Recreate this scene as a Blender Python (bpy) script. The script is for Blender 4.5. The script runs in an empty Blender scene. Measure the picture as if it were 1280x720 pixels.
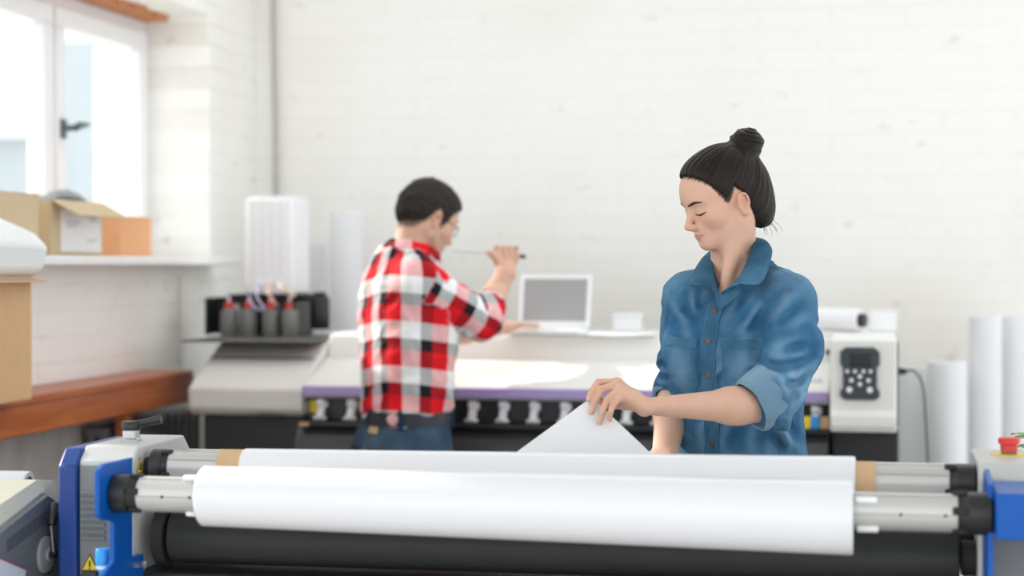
import bpy, bmesh, math, random
import numpy as np
from mathutils import Vector, Matrix, Euler

random.seed(7)
scn = bpy.context.scene
COL = scn.collection
PI = math.pi

# ------------------------------------------------------------------ camera
FPX = 2370.0
CAMZ = 1.45
YAW = math.atan(450 / FPX)
PITCH = math.atan(30 / FPX)
cam_d = bpy.data.cameras.new('camera')
cam = bpy.data.objects.new('camera', cam_d)
COL.objects.link(cam)
cam.location = (0, 0, CAMZ)
cam.rotation_euler = (PI / 2 - PITCH, 0, YAW)
cam_d.sensor_width = 36.0
cam_d.lens = FPX / 1280 * 36.0
cam_d.clip_start = 0.05
cam_d.clip_end = 300
cam_d.dof.use_dof = True
cam_d.dof.focus_distance = 3.85
cam_d.dof.aperture_fstop = 2.1
scn.camera = cam
RM = np.array(cam.rotation_euler.to_matrix())
CR = np.array([math.cos(YAW), math.sin(YAW), 0.0])      # camera right, level
CF = np.array([-math.sin(YAW), math.cos(YAW), 0.0])     # camera forward, level
UP = np.array([0.0, 0.0, 1.0])


def W(px, py, zc):
    """world point seen at (px, py) of the 1280x720 frame, zc metres deep"""
    v = np.array([(px - 640) / FPX * zc, (360 - py) / FPX * zc, -zc])
    return RM @ v + np.array([0, 0, CAMZ])


def AT(px, py, Y):
    d = RM @ np.array([(px - 640) / FPX, (360 - py) / FPX, -1.0])
    return d * (Y / d[1]) + np.array([0, 0, CAMZ])


def XAT(px, Y):
    return float(AT(px, 330, Y)[0])


# ------------------------------------------------------------------ materials
def rgb(r, g, b):
    def f(c):
        c /= 255.0
        return c / 12.92 if c <= 0.04045 else ((c + 0.055) / 1.055) ** 2.4
    return (f(r), f(g), f(b), 1.0)


class NT:
    """tiny node-tree writer"""
    def __init__(self, name):
        self.m = bpy.data.materials.new(name)
        self.m.use_nodes = True
        self.t = self.m.node_tree
        self.b = self.t.nodes['Principled BSDF']

    def n(self, kind, **kw):
        nd = self.t.nodes.new(kind)
        for k, v in kw.items():
            if k.startswith('i_'):
                key = k[2:]
                key = int(key) if key.isdigit() else key.replace('_', ' ')
                nd.inputs[key].default_value = v
            else:
                setattr(nd, k, v)
        return nd

    def l(self, a, ao, b, bi):
        self.t.links.new(a.outputs[ao], b.inputs[bi])

    def set(self, **kw):
        for k, v in kw.items():
            self.b.inputs[k.replace('_', ' ')].default_value = v
        return self


def plain(name, col, rough=0.5, metal=0.0, noise=0.04, nscale=60.0, bump=0.0, spec=0.5, coat=0.0):
    """painted / moulded surface with a faint procedural mottling"""
    t = NT(name)
    t.set(Roughness=rough, Metallic=metal)
    t.b.inputs['Specular IOR Level'].default_value = spec
    if coat:
        t.b.inputs['Coat Weight'].default_value = coat
    co = t.n('ShaderNodeTexCoord')
    nz = t.n('ShaderNodeTexNoise', i_Scale=nscale, i_Detail=4.0)
    t.l(co, 'Object', nz, 'Vector')
    mx = t.n('ShaderNodeMix', data_type='RGBA')
    c2 = tuple(max(0, c * (1 - noise * 2.5)) for c in col[:3]) + (1,)
    mx.inputs['A'].default_value = col
    mx.inputs['B'].default_value = c2
    t.l(nz, 'Fac', mx, 'Factor')
    t.t.links.new(mx.outputs['Result'], t.b.inputs['Base Color'])
    if bump:
        bp = t.n('ShaderNodeBump', i_Strength=bump, i_Distance=0.002)
        t.l(nz, 'Fac', bp, 'Height')
        t.l(bp, 'Normal', t.b, 'Normal')
    return t.m


# ------------------------------------------------------------------ meshes
class MB:
    """collects faces in world metres; build() links ONE mesh object"""
    def __init__(self):
        self.v = []
        self.f = []

    def add(self, verts, faces):
        o = len(self.v)
        self.v.extend([tuple(map(float, p)) for p in verts])
        self.f.extend([tuple(i + o for i in fc) for fc in faces])
        return self

    def box(self, x0, x1, y0, y1, z0, z1):
        vs = [(x, y, z) for z in (z0, z1) for y in (y0, y1) for x in (x0, x1)]
        return self.add(vs, [(0, 2, 3, 1), (4, 5, 7, 6), (0, 1, 5, 4), (2, 6, 7, 3), (0, 4, 6, 2), (1, 3, 7, 5)])

    def obox(self, c, ax, ay, az):
        """oriented box: centre and three half-axis vectors"""
        c, ax, ay, az = [np.array(q, float) for q in (c, ax, ay, az)]
        vs = [c + sx * ax + sy * ay + sz * az for sz in (-1, 1) for sy in (-1, 1) for sx in (-1, 1)]
        return self.add(vs, [(0, 2, 3, 1), (4, 5, 7, 6), (0, 1, 5, 4), (2, 6, 7, 3), (0, 4, 6, 2), (1, 3, 7, 5)])

    def prism(self, poly, axis, a, b):
        """poly in the two other axes (order xyz minus axis), extruded from a to b"""
        def mk(p, t):
            q = list(p)
            q.insert(axis, t)
            return tuple(q)
        n = len(poly)
        vs = [mk(p, a) for p in poly] + [mk(p, b) for p in poly]
        fs = [tuple(range(n))[::-1], tuple(range(n, 2 * n))]
        fs += [(i, (i + 1) % n, n + (i + 1) % n, n + i) for i in range(n)]
        return self.add(vs, fs)

    def rings(self, rings, cap=True, closed=True):
        n = len(rings[0])
        vs = [p for r in rings for p in r]
        fs = []
        for i in range(len(rings) - 1):
            for j in range(n if closed else n - 1):
                k = (j + 1) % n
                fs.append((i * n + j, i * n + k, (i + 1) * n + k, (i + 1) * n + j))
        if cap and closed:
            fs.append(tuple(range(n))[::-1])
            fs.append(tuple(range((len(rings) - 1) * n, len(rings) * n)))
        return self.add(vs, fs)

    def lathe(self, origin, axis, prof, n=32, cap=True):
        """prof: list of (distance along axis, radius)"""
        o = np.array(origin, float)
        a = np.array(axis, float)
        a /= np.linalg.norm(a)
        u = np.cross(a, [0, 0, 1.0])
        if np.linalg.norm(u) < 1e-4:
            u = np.array([1.0, 0, 0])
        u /= np.linalg.norm(u)
        w = np.cross(a, u)
        rr = []
        for t, r in prof:
            rr.append([o + a * t + r * (math.cos(q) * u + math.sin(q) * w) for q in np.linspace(0, 2 * PI, n, endpoint=False)])
        return self.rings(rr, cap)

    def cyl(self, a, b, r, r2=None, n=24, bev=0.0):
        a = np.array(a, float)
        b = np.array(b, float)
        L = float(np.linalg.norm(b - a))
        r2 = r if r2 is None else r2
        if bev:
            pf = [(0, r - bev), (bev, r), (L - bev, r2), (L, r2 - bev)]
        else:
            pf = [(0, r), (L, r2)]
        return self.lathe(a, b - a, pf, n)

    def tube(self, pts, r, n=10, cap=True):
        """round tube along a smooth polyline; r a number or a list"""
        pts = [np.array(p, float) for p in pts]
        m = len(pts)
        rs = [r] * m if not hasattr(r, '__len__') else list(r)
        rr = []
        prev = None
        for i, p in enumerate(pts):
            t = pts[min(i + 1, m - 1)] - pts[max(i - 1, 0)]
            t = t / (np.linalg.norm(t) + 1e-12)
            if prev is None:
                u = np.cross(t, [0, 0, 1.0])
                if np.linalg.norm(u) < 1e-3:
                    u = np.cross(t, [1.0, 0, 0])
            else:
                u = prev - t * np.dot(prev, t)
            u /= np.linalg.norm(u)
            prev = u
            w = np.cross(t, u)
            rr.append([p + rs[i] * (math.cos(q) * u + math.sin(q) * w) for q in np.linspace(0, 2 * PI, n, endpoint=False)])
        return self.rings(rr, cap)

    def grid(self, P):
        """P: (nu, nv, 3) array -> open sheet"""
        nu, nv = P.shape[:2]
        fs = [(i * nv + j, (i + 1) * nv + j, (i + 1) * nv + j + 1, i * nv + j + 1) for i in range(nu - 1) for j in range(nv - 1)]
        return self.add(P.reshape(-1, 3), fs)

    def slab(self, P, N, th):
        """sheet P thickened along N (same shape) by th: closed solid"""
        nu, nv = P.shape[:2]
        Q = P + N * th
        o1 = nu * nv
        fs = []
        ix = lambda i, j: i * nv + j
        for i in range(nu - 1):
            for j in range(nv - 1):
                q = (ix(i, j), ix(i + 1, j), ix(i + 1, j + 1), ix(i, j + 1))
                fs.append(q[::-1])
                fs.append(tuple(k + o1 for k in q))
        rim = [ix(i, 0) for i in range(nu)] + [ix(nu - 1, j) for j in range(1, nv)] + \
              [ix(i, nv - 1) for i in range(nu - 2, -1, -1)] + [ix(0, j) for j in range(nv - 2, 0, -1)]
        for k in range(len(rim)):
            a, b = rim[k], rim[(k + 1) % len(rim)]
            fs.append((a, b, b + o1, a + o1))
        return self.add(np.concatenate([P.reshape(-1, 3), Q.reshape(-1, 3)]), fs)

    def build(self, name, mat, parent=None, loc=None, smooth=30, bevel=0.0, segs=2, attrs=None):
        return make(name, np.array(self.v), self.f, mat, parent, loc, smooth, bevel, segs, attrs)


def root_loc(o):
    while o.parent is not None:
        o = o.parent
    return np.array(o.location)


def make(name, V, F, mat, parent=None, loc=None, smooth=30, bevel=0.0, segs=2, attrs=None, fix=True):
    V = np.asarray(V, float)
    if parent is not None:
        base = root_loc(parent)
    else:
        base = np.array(loc, float) if loc is not None else np.array([(V[:, 0].min() + V[:, 0].max()) / 2, (V[:, 1].min() + V[:, 1].max()) / 2, V[:, 2].min()])
    me = bpy.data.meshes.new(name)
    me.from_pydata((V - base).tolist() if not isinstance(F, np.ndarray) else (V - base), [], F if not isinstance(F, np.ndarray) else F)
    if fix:
        bm = bmesh.new()
        bm.from_mesh(me)
        bmesh.ops.recalc_face_normals(bm, faces=bm.faces)
        bm.to_mesh(me)
        bm.free()
    me.update()
    mats = mat if isinstance(mat, (list, tuple)) else [mat]
    for m in mats:
        me.materials.append(m)
    if attrs:
        for k, arr in attrs.items():
            arr = np.asarray(arr, np.float32)
            if arr.ndim == 1:
                a = me.attributes.new(k, 'FLOAT', 'POINT')
                a.data.foreach_set('value', arr)
            else:
                a = me.attributes.new(k, 'FLOAT_VECTOR', 'POINT')
                a.data.foreach_set('vector', arr.ravel())
    o = bpy.data.objects.new(name, me)
    COL.objects.link(o)
    if parent is not None:
        o.parent = parent
    else:
        o.location = base
    if bevel:
        b = o.modifiers.new('bevel', 'BEVEL')
        b.width = bevel
        b.segments = segs
        b.limit_method = 'ANGLE'
        b.angle_limit = math.radians(35)
    if smooth:
        if smooth >= 180:
            me.polygons.foreach_set('use_smooth', [True] * len(me.polygons))
        else:
            me.polygons.foreach_set('use_smooth', [True] * len(me.polygons))
            me.set_sharp_from_angle(angle=math.radians(smooth))
    return o


def tag(o, label=None, cat=None, group=None, kind=None):
    if label:
        o['label'] = label
    if cat:
        o['category'] = cat
    if group:
        o['group'] = group
    if kind:
        o['kind'] = kind
    return o


def thing(name, loc, label, cat, group=None):
    o = bpy.data.objects.new(name, None)
    o.empty_display_size = 0.05
    COL.objects.link(o)
    o.location = tuple(map(float, loc))
    return tag(o, label, cat, group)


def copy_tree(o, parent=None):
    c = o.copy()
    COL.objects.link(c)
    if parent is not None:
        c.parent = parent
    for ch in [q for q in bpy.data.objects if q.parent is o]:
        copy_tree(ch, c)
    return c


def spline(pts, n, closed=False):
    """Catmull-Rom through pts, n samples"""
    P = np.array(pts, float)
    m = len(P)
    ts = np.linspace(0, m if closed else m - 1, n, endpoint=not closed)
    out = []
    for t in ts:
        i = int(min(math.floor(t), (m - 1) if closed else m - 2))
        u = t - i
        if closed:
            g = [P[(i + k) % m] for k in (-1, 0, 1, 2)]
        else:
            g = [P[min(max(i + k, 0), m - 1)] for k in (-1, 0, 1, 2)]
        a, b, c, d = g
        out.append(0.5 * (2 * b + (c - a) * u + (2 * a - 5 * b + 4 * c - d) * u * u + (3 * b - a - 3 * c + d) * u ** 3))
    return np.array(out)


def circle_pts(n, r=1.0, a0=0.0):
    return [(r * math.cos(a0 + 2 * PI * i / n), r * math.sin(a0 + 2 * PI * i / n)) for i in range(n)]
# ------------------------------------------------------------------ shared materials
def brick_wall(name, ua, base, spots, mort=0.5):
    """whitewashed brick: ua is the axis (0/1) that runs along the wall"""
    t = NT(name)
    t.set(Roughness=0.85)
    t.b.inputs['Specular IOR Level'].default_value = 0.2
    geo = t.n('ShaderNodeNewGeometry')
    sp = t.n('ShaderNodeSeparateXYZ')
    t.l(geo, 'Position', sp, 'Vector')
    cb = t.n('ShaderNodeCombineXYZ')
    t.l(sp, 'X' if ua == 0 else 'Y', cb, 'X')
    t.l(sp, 'Z', cb, 'Y')
    wob = t.n('ShaderNodeTexNoise', i_Scale=3.0, i_Detail=3.0)
    t.l(geo, 'Position', wob, 'Vector')
    wsc = t.n('ShaderNodeVectorMath', operation='SCALE')
    t.l(wob, 'Color', wsc, 0)
    wsc.inputs['Scale'].default_value = 0.03
    ad = t.n('ShaderNodeVectorMath', operation='ADD')
    t.l(cb, 'Vector', ad, 0)
    t.l(wsc, 'Vector', ad, 1)
    br = t.n('ShaderNodeTexBrick', i_Scale=1.0)
    br.inputs['Mortar Size'].default_value = 0.006
    br.inputs['Mortar Smooth'].default_value = 0.6
    br.inputs['Brick Width'].default_value = 0.265
    br.inputs['Row Height'].default_value = 0.078
    br.inputs['Color1'].default_value = (1, 1, 1, 1)
    br.inputs['Color2'].default_value = (.965, .965, .965, 1)
    br.inputs['Mortar'].default_value = (0, 0, 0, 1)
    t.l(ad, 'Vector', br, 'Vector')
    # old plaster over the bricks hides the joints in patches
    pt = t.n('ShaderNodeTexNoise', i_Scale=1.7, i_Detail=6.0, i_Roughness=0.62)
    t.l(geo, 'Position', pt, 'Vector')
    pr = t.n('ShaderNodeMapRange')
    pr.inputs['From Min'].default_value = 0.46
    pr.inputs['From Max'].default_value = 0.64
    pr.inputs['To Min'].default_value = 0.06
    pr.inputs['To Max'].default_value = mort
    t.l(pt, 'Fac', pr, 'Value')
    # chips: small dark flecks where the paint has come off
    chm = t.n('ShaderNodeMapping')
    chm.inputs['Scale'].default_value = (.8, .8, 1.5)
    t.l(geo, 'Position', chm, 'Vector')
    ch = t.n('ShaderNodeTexNoise', i_Scale=11.0, i_Detail=5.0, i_Roughness=.65)
    t.l(chm, 'Vector', ch, 'Vector')
    cr = t.n('ShaderNodeMapRange')
    cr.inputs['From Min'].default_value = 0.63
    cr.inputs['From Max'].default_value = 0.78
    cr.inputs['To Min'].default_value = 0.0
    cr.inputs['To Max'].default_value = spots
    t.l(ch, 'Fac', cr, 'Value')
    # broad stains
    st = t.n('ShaderNodeTexNoise', i_Scale=0.9, i_Detail=5.0)
    t.l(geo, 'Position', st, 'Vector')
    mx0 = t.n('ShaderNodeMix', data_type='RGBA')
    mx0.inputs['A'].default_value = base
    mx0.inputs['B'].default_value = (base[0] * .93, base[1] * .91, base[2] * .86, 1)
    sr = t.n('ShaderNodeMapRange')
    sr.inputs['From Min'].default_value = 0.45
    sr.inputs['From Max'].default_value = 0.7
    t.l(st, 'Fac', sr, 'Value')
    t.l(sr, 'Result', mx0, 'Factor')
    inv = t.n('ShaderNodeMath', operation='SUBTRACT')
    inv.inputs[0].default_value = 1.0
    t.l(br, 'Color', inv, 1)
    mm = t.n('ShaderNodeMath', operation='MULTIPLY')
    t.l(inv, 'Value', mm, 0)
    t.l(pr, 'Result', mm, 1)
    mx1 = t.n('ShaderNodeMix', data_type='RGBA')
    t.t.links.new(mx0.outputs['Result'], mx1.inputs['A'])
    mx1.inputs['B'].default_value = (base[0] * .5, base[1] * .47, base[2] * .42, 1)
    t.l(mm, 'Value', mx1, 'Factor')
    mx2 = t.n('ShaderNodeMix', data_type='RGBA')
    t.t.links.new(mx1.outputs['Result'], mx2.inputs['A'])
    mx2.inputs['B'].default_value = (.30, .27, .22, 1)
    t.l(cr, 'Result', mx2, 'Factor')
    t.t.links.new(mx2.outputs['Result'], t.b.inputs['Base Color'])
    hh = t.n('ShaderNodeMath', operation='MULTIPLY_ADD')
    t.l(br, 'Color', hh, 0)
    t.l(pr, 'Result', hh, 1)
    t.l(pt, 'Fac', hh, 2)
    bp = t.n('ShaderNodeBump', i_Strength=0.5, i_Distance=0.008)
    t.l(hh, 'Value', bp, 'Height')
    t.l(bp, 'Normal', t.b, 'Normal')
    return t.m


def wood(name, c1, c2, axis=1, rough=0.35):
    t = NT(name)
    t.set(Roughness=rough)
    co = t.n('ShaderNodeTexCoord')
    mp = t.n('ShaderNodeMapping')
    s = [14, 14, 14]
    s[axis] = 1.2
    mp.inputs['Scale'].default_value = s
    t.l(co, 'Object', mp, 'Vector')
    nz = t.n('ShaderNodeTexNoise', i_Scale=2.5, i_Detail=8.0, i_Distortion=0.6)
    t.l(mp, 'Vector', nz, 'Vector')
    cr = t.n('ShaderNodeValToRGB')
    cr.color_ramp.elements[0].position = .3
    cr.color_ramp.elements[0].color = c1
    cr.color_ramp.elements[1].position = .7
    cr.color_ramp.elements[1].color = c2
    t.l(nz, 'Fac', cr, 'Fac')
    t.l(cr, 'Color', t.b, 'Base Color')
    return t.m


def brushed(name, col, rough=0.32, axis=0, metal=0.85):
    t = NT(name)
    t.set(Roughness=rough, Metallic=metal)
    co = t.n('ShaderNodeTexCoord')
    mp = t.n('ShaderNodeMapping')
    s = [220, 220, 220]
    s[axis] = 2
    mp.inputs['Scale'].default_value = s
    t.l(co, 'Object', mp, 'Vector')
    nz = t.n('ShaderNodeTexNoise', i_Scale=1.0, i_Detail=3.0)
    t.l(mp, 'Vector', nz, 'Vector')
    mx = t.n('ShaderNodeMix', data_type='RGBA')
    mx.inputs['A'].default_value = col
    mx.inputs['B'].default_value = tuple(c * .82 for c in col[:3]) + (1,)
    t.l(nz, 'Fac', mx, 'Factor')
    t.t.links.new(mx.outputs['Result'], t.b.inputs['Base Color'])
    return t.m


def glassy(name, tint, fac=0.12, rough=0.02):
    """thin clear sheet: see-through with a glossy reflection"""
    t = NT(name)
    out = t.t.nodes['Material Output']
    tr = t.n('ShaderNodeBsdfTransparent')
    tr.inputs['Color'].default_value = tint
    gl = t.n('ShaderNodeBsdfGlossy')
    gl.inputs['Roughness'].default_value = rough
    mx = t.n('ShaderNodeMixShader')
    mx.inputs[0].default_value = fac
    t.l(tr, 'BSDF', mx, 1)
    t.l(gl, 'BSDF', mx, 2)
    t.t.links.new(mx.outputs[0], out.inputs['Surface'])
    return t.m


M = {}
M['wall_back'] = brick_wall('whitewashed_brick', 0, (.90, .89, .86, 1), 0.55, 0.085)
M['wall_left'] = brick_wall('whitewashed_brick_side', 1, (.92, .91, .88, 1), 0.8, 0.30)
M['plaster'] = plain('white_plaster', (.82, .815, .79, 1), 0.85, noise=.05, nscale=9, bump=.3)
M['floor'] = plain('grey_concrete_floor', (.42, .41, .39, 1), 0.55, noise=.12, nscale=5, bump=.2)
M['pvc'] = plain('white_plastic', (.86, .87, .88, 1), 0.35, noise=.01)
M['sill'] = plain('white_painted_sill', (.86, .86, .84, 1), 0.4, noise=.03, nscale=20)
M['lintel'] = plain('orange_brick', (.72, .30, .13, 1), 0.8, noise=.22, nscale=18, bump=.6)
M['glass'] = glassy('window_glass', (.97, .985, .98, 1), .06)
M['wood'] = wood('varnished_brown_wood', rgb(158, 78, 36), rgb(186, 106, 58))
M['card'] = plain('brown_cardboard', rgb(216, 176, 132), 0.85, noise=.05, nscale=30)
M['card_pale'] = plain('pale_cardboard', rgb(206, 186, 152), 0.85, noise=.05, nscale=30)
M['card_orange'] = plain('orange_cardboard', rgb(226, 168, 122), 0.8, noise=.04, nscale=30)
M['tan'] = plain('tan_core_board', rgb(206, 172, 132), 0.8, noise=.05, nscale=80)
M['paper'] = plain('white_paper', (.80, .805, .82, 1), 0.55, noise=.008, nscale=12)
M['film'] = plain('glossy_white_film', (.76, .765, .79, 1), 0.25, noise=.005, nscale=8, coat=.2)
M['alu'] = brushed('brushed_aluminium', (.60, .60, .575, 1), .42, 0, .45)
M['steel'] = brushed('steel', (.55, .55, .56, 1), .28)
M['black'] = plain('black_plastic', (.012, .012, .013, 1), 0.38, noise=.1)
M['black_matt'] = plain('matt_black', (.014, .014, .015, 1), 0.7, noise=.1)
M['rubber'] = plain('dark_rubber', (.011, .0125, .0125, 1), 0.55, noise=.15, nscale=25)
M['blue'] = plain('blue_enamel', (.001, .092, .42, 1), 0.36, noise=.03, spec=.3)
M['blue_dark'] = plain('blue_enamel_trim', (.001, .040, .22, 1), 0.4, noise=.03)
M['sky_blue'] = plain('light_blue_plastic', (.03, .33, .75, 1), 0.35, noise=.03)
M['grey'] = plain('light_grey_enamel', (.52, .535, .52, 1), 0.42, noise=.02, nscale=200)
M['grey_front'] = plain('mid_grey_front', (.20, .212, .205, 1), 0.45, noise=.03, nscale=200)
M['cream'] = plain('cream_enamel', (.46, .46, .385, 1), 0.45, noise=.02)
M['side_grey'] = plain('grey_side_panel', (.155, .165, .168, 1), 0.5, noise=.04)
M['yellow'] = plain('yellow_sticker', (.85, .62, .02, 1), 0.5, noise=.02)
M['red'] = plain('red_plastic', (.72, .035, .03, 1), 0.35, noise=.03)
M['printer_white'] = plain('warm_white_shell', (.80, .79, .75, 1), 0.42, noise=.015)
M['printer_grey'] = plain('warm_grey_shell', (.73, .70, .665, 1), 0.45, noise=.02)
M['purple'] = plain('lilac_strip', rgb(172, 154, 206), 0.4, noise=.03)
M['printer_black'] = plain('printer_charcoal', (.026, .027, .029, 1), 0.4, noise=.1)
M['apron'] = plain('dark_grey_apron', (.05, .053, .053, 1), 0.33, noise=.1)
M['screen'] = plain('grey_laptop_screen', (.36, .365, .365, 1), 0.4, noise=.03)
M['lcd'] = plain('dark_display', (.02, .025, .03, 1), 0.15)
M['bottle_grey'] = plain('dark_grey_bottle', (.20, .20, .19, 1), 0.4, noise=.05)
M['frost'] = plain('frosted_white_plastic', (.86, .87, .88, 1), 0.3, noise=.01)
M['leaf'] = plain('green_leaf', (.17, .42, .09, 1), 0.5, noise=.15, nscale=40)
M['terracotta'] = plain('terracotta_pot', (.45, .18, .09, 1), 0.8, noise=.1)
M['soil'] = plain('dark_soil', (.05, .035, .025, 1), 0.95, noise=.3, nscale=80, bump=.6)
M['cable'] = plain('dark_green_cable', (.03, .05, .05, 1), 0.5)
M['pipe'] = plain('grey_pipe', (.50, .49, .43, 1), 0.5, noise=.08)
M['cement'] = plain('dirty_shaded_cement', (.66, .63, .60, 1), .9, noise=.22, nscale=9, bump=.4)
# ------------------------------------------------------------------ setting
def ATX(px, py, X):
    d = RM @ np.array([(px - 640) / FPX, (360 - py) / FPX, -1.0])
    return d * (X / d[0]) + np.array([0, 0, CAMZ])


def struct(o):
    o['kind'] = 'structure'
    return o


YB, XL = 7.15, -2.38                       # back wall, left wall
WY0, WY1, WZ0, WZ1 = 4.3, 6.61, 1.445, 2.36  # window recess
struct(MB().box(XL - .45, 3.2, YB, YB + .2, 0, 3.1).build('wall_back', M['wall_back']))
w = MB()
w.box(XL - .45, XL, 3.7, YB, 0, WZ0)
w.box(XL - .45, XL, 3.7, YB, WZ1, 3.1)
w.box(XL - .45, XL, WY1, YB, WZ0, WZ1)
w.box(XL - .45, XL, 3.7, WY0, WZ0, WZ1)
struct(w.build('wall_left', M['wall_left']))
struct(MB().box(-3.2, 3.2, -1.2, YB + .2, -.1, 0).build('floor', M['floor']))
ce = MB()                                    # ceiling; opening over the printer is added to let in sky light
ce.box(XL - .45, 3.2, -1.2, 4.5, 3.1, 3.2)
ce.box(XL - .45, 3.2, 6.3, YB + .2, 3.1, 3.2)
ce.box(XL - .45, -2.4, 4.5, 6.3, 3.1, 3.2)
ce.box(2.2, 3.2, 4.5, 6.3, 3.1, 3.2)
struct(ce.build('ceiling', M['plaster']))
# exposed brick of the lintel above the frame
lt = MB()
for k in range(20):
    y0 = WY0 + .01 + k * .1145
    lt.box(-2.62 - .004 * (k % 2), -2.53 + .012 * ((k * 7) % 3 - 1), y0, y0 + .104, 2.335, WZ1 + .004)
struct(lt.build('trim_1', M['lintel'], bevel=.006))
# sill board
struct(MB().box(-2.62, -2.255, WY0 - .12, WY1 - .004, 1.445, 1.474).build('trim_2', M['sill'], bevel=.006))
struct(MB().box(XL + .0005, XL + .004, 3.7, YB - .001, .002, .985).build('trim_3', M['cement'], smooth=0))  # cement panel below the bench; dirt plus bench shade put into its grey
# window: outer frame, two sashes, panes, handle
FX0, FX1 = -2.70, -2.63
wf = MB()
wf.box(FX0, FX1, WY0, WY1, 1.474, 1.535)
wf.box(FX0, FX1, WY0, WY1, 2.285, 2.345)
wf.box(FX0, FX1, WY0, WY0 + .06, 1.535, 2.285)
wf.box(FX0, FX1, WY1 - .05, WY1, 1.535, 2.285)
wf.box(FX0, FX1, 5.765, 5.805, 1.535, 2.285)
win = wf.build('window_1', M['pvc'], bevel=.004)
struct(win)


def sash(y0, y1, handle):
    s = MB()
    a, b, z0, z1, t = FX1 - .03, FX1 + .022, 1.525, 2.295, .068
    s.box(a, b, y0, y1, z0, z0 + t)
    s.box(a, b, y0, y1, z1 - t, z1)
    s.box(a, b, y0, y0 + t, z0 + t, z1 - t)
    s.box(a, b, y1 - t, y1, z0 + t, z1 - t)
    so = s.build('sash', M['pvc'], win, bevel=.006)
    MB().box(a + .015, a + .021, y0 + t - .01, y1 - t + .01, z0 + t - .01, z1 - t + .01).build('pane', M['glass'], so, smooth=0)
    if handle:
        h = MB()
        yy, zz, xx = y0 + .035, 1.895, b
        h.box(xx, xx + .012, yy - .014, yy + .014, zz - .034, zz + .03)
        h.cyl((xx + .01, yy, zz), (xx + .05, yy, zz), .011, n=14)
        h.tube([(xx + .048, yy, zz), (xx + .052, yy + .02, zz + .010), (xx + .05, yy + .055, zz + .012), (xx + .05, yy + .095, zz + .018)], [.013, .013, .011, .008])
        h.build('window_handle', M['handle_grey'], so, bevel=.002)


M['handle_grey'] = plain('grey_green_metal', (.13, .17, .17, 1), .35, metal=.4)
sash(WY0 + .03, 5.772, False)
sash(5.798, WY1 - .028, True)

# conduit in the corner and a short pipe on the wall
pp = MB()
pts = [(-2.30, 7.12, 3.09), (-2.30, 7.12, 2.4), (-2.292, 7.12, 1.9), (-2.29, 7.12, 1.2)]
pp.tube(spline(pts, 16), .011)
tag(pp.build('conduit_pipe', M['pipe'], smooth=60), 'thin grey conduit pipe running down the brick corner', 'pipe')
pq = MB()
px_, py_ = XL + .012, float(ATX(224, 370, XL)[1])
pq.box(XL + .0005, XL + .014, py_ - .016, py_ + .016, 1.105, 1.41)
struct(pq.build('trim_4', M['sill'], bevel=.003))

# neighbour's houses outside the window
hs = thing('house', (-21.5, 43, -.3), 'pale house with low pitched roof seen through the window', 'house')
M['render_pale'] = plain('pale_blue_render', (.56, .61, .64, 1), .9)
MB().box(-26, -18.6, 40.0, 46, -.3, 4.3).build('wall', M['render_pale'], hs)
MB().prism([(39.5, 4.3), (46.5, 4.3), (43, 6.6)], 0, -26.3, -18.5).build('roof', plain('white_grey_roof', (.74, .76, .78, 1), .8), hs)
MB().box(-18.55, -17.0, 40.2, 41.6, -.3, 6.5).build('stair_tower', M['render_pale'], hs)
for xx in (-24.5, -21.5):
    MB().box(xx, xx + 1.2, 39.95, 40.0, 1.2, 2.6).build('house_window', plain('pale_pane', (.42, .50, .55, 1), .2), hs)
g = MB()
g.box(-60, -2.9, -10, 90, -.4, -.3)
struct(g.build('ground_outside', plain('pale_paving', (.62, .62, .60, 1), .9, noise=.1, nscale=3)))

# ------------------------------------------------------------------ wooden bench along the wall, radiator
bench = thing('wall_bench', (-2.29, 4.9, 0), 'varnished brown wooden bench fixed along the side wall', 'bench')
MB().box(XL + .0045, -2.2, 3.75, 5.95, 1.075, 1.10).build('bench_top', M['wood'], bench, bevel=.004)
MB().box(-2.222, -2.2, 3.75, 5.95, .997, 1.0745).build('front_board', M['wood'], bench, bevel=.003)
for px in (156, -120):
    p = ATX(px, 520, -2.24)
    MB().box(-2.262, -2.224, p[1] - .022, p[1] + .022, 0, 1.074).build('leg', M['wood'], bench, bevel=.003)
rad = thing('radiator', (-2.33, 5.35, 0.12), 'dark grey column radiator beneath the wooden bench', 'radiator')
M['rad'] = plain('dark_grey_radiator', (.16, .16, .155, 1), .5, noise=.1)
RY0 = float(ATX(114, 530, -2.345)[1])
for k in range(13):
    y = RY0 + k * .066
    c = MB()
    c.tube([(-2.345, y, .2), (-2.345, y, .93)], .016, n=10)
    c.tube([(-2.30, y, .2), (-2.30, y, .93)], .016, n=10)
    c.obox((-2.322, y, .935), (.037, 0, 0), (0, .019, 0), (0, 0, .016))
    c.obox((-2.322, y, .195), (.037, 0, 0), (0, .019, 0), (0, 0, .016))
    c.build('column', M['rad'], rad, bevel=.004)
for y in (RY0 + .03, RY0 + .76):
    MB().box(-2.355, -2.30, y - .012, y + .012, 0, .2).build('foot', M['rad'], rad)

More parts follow.
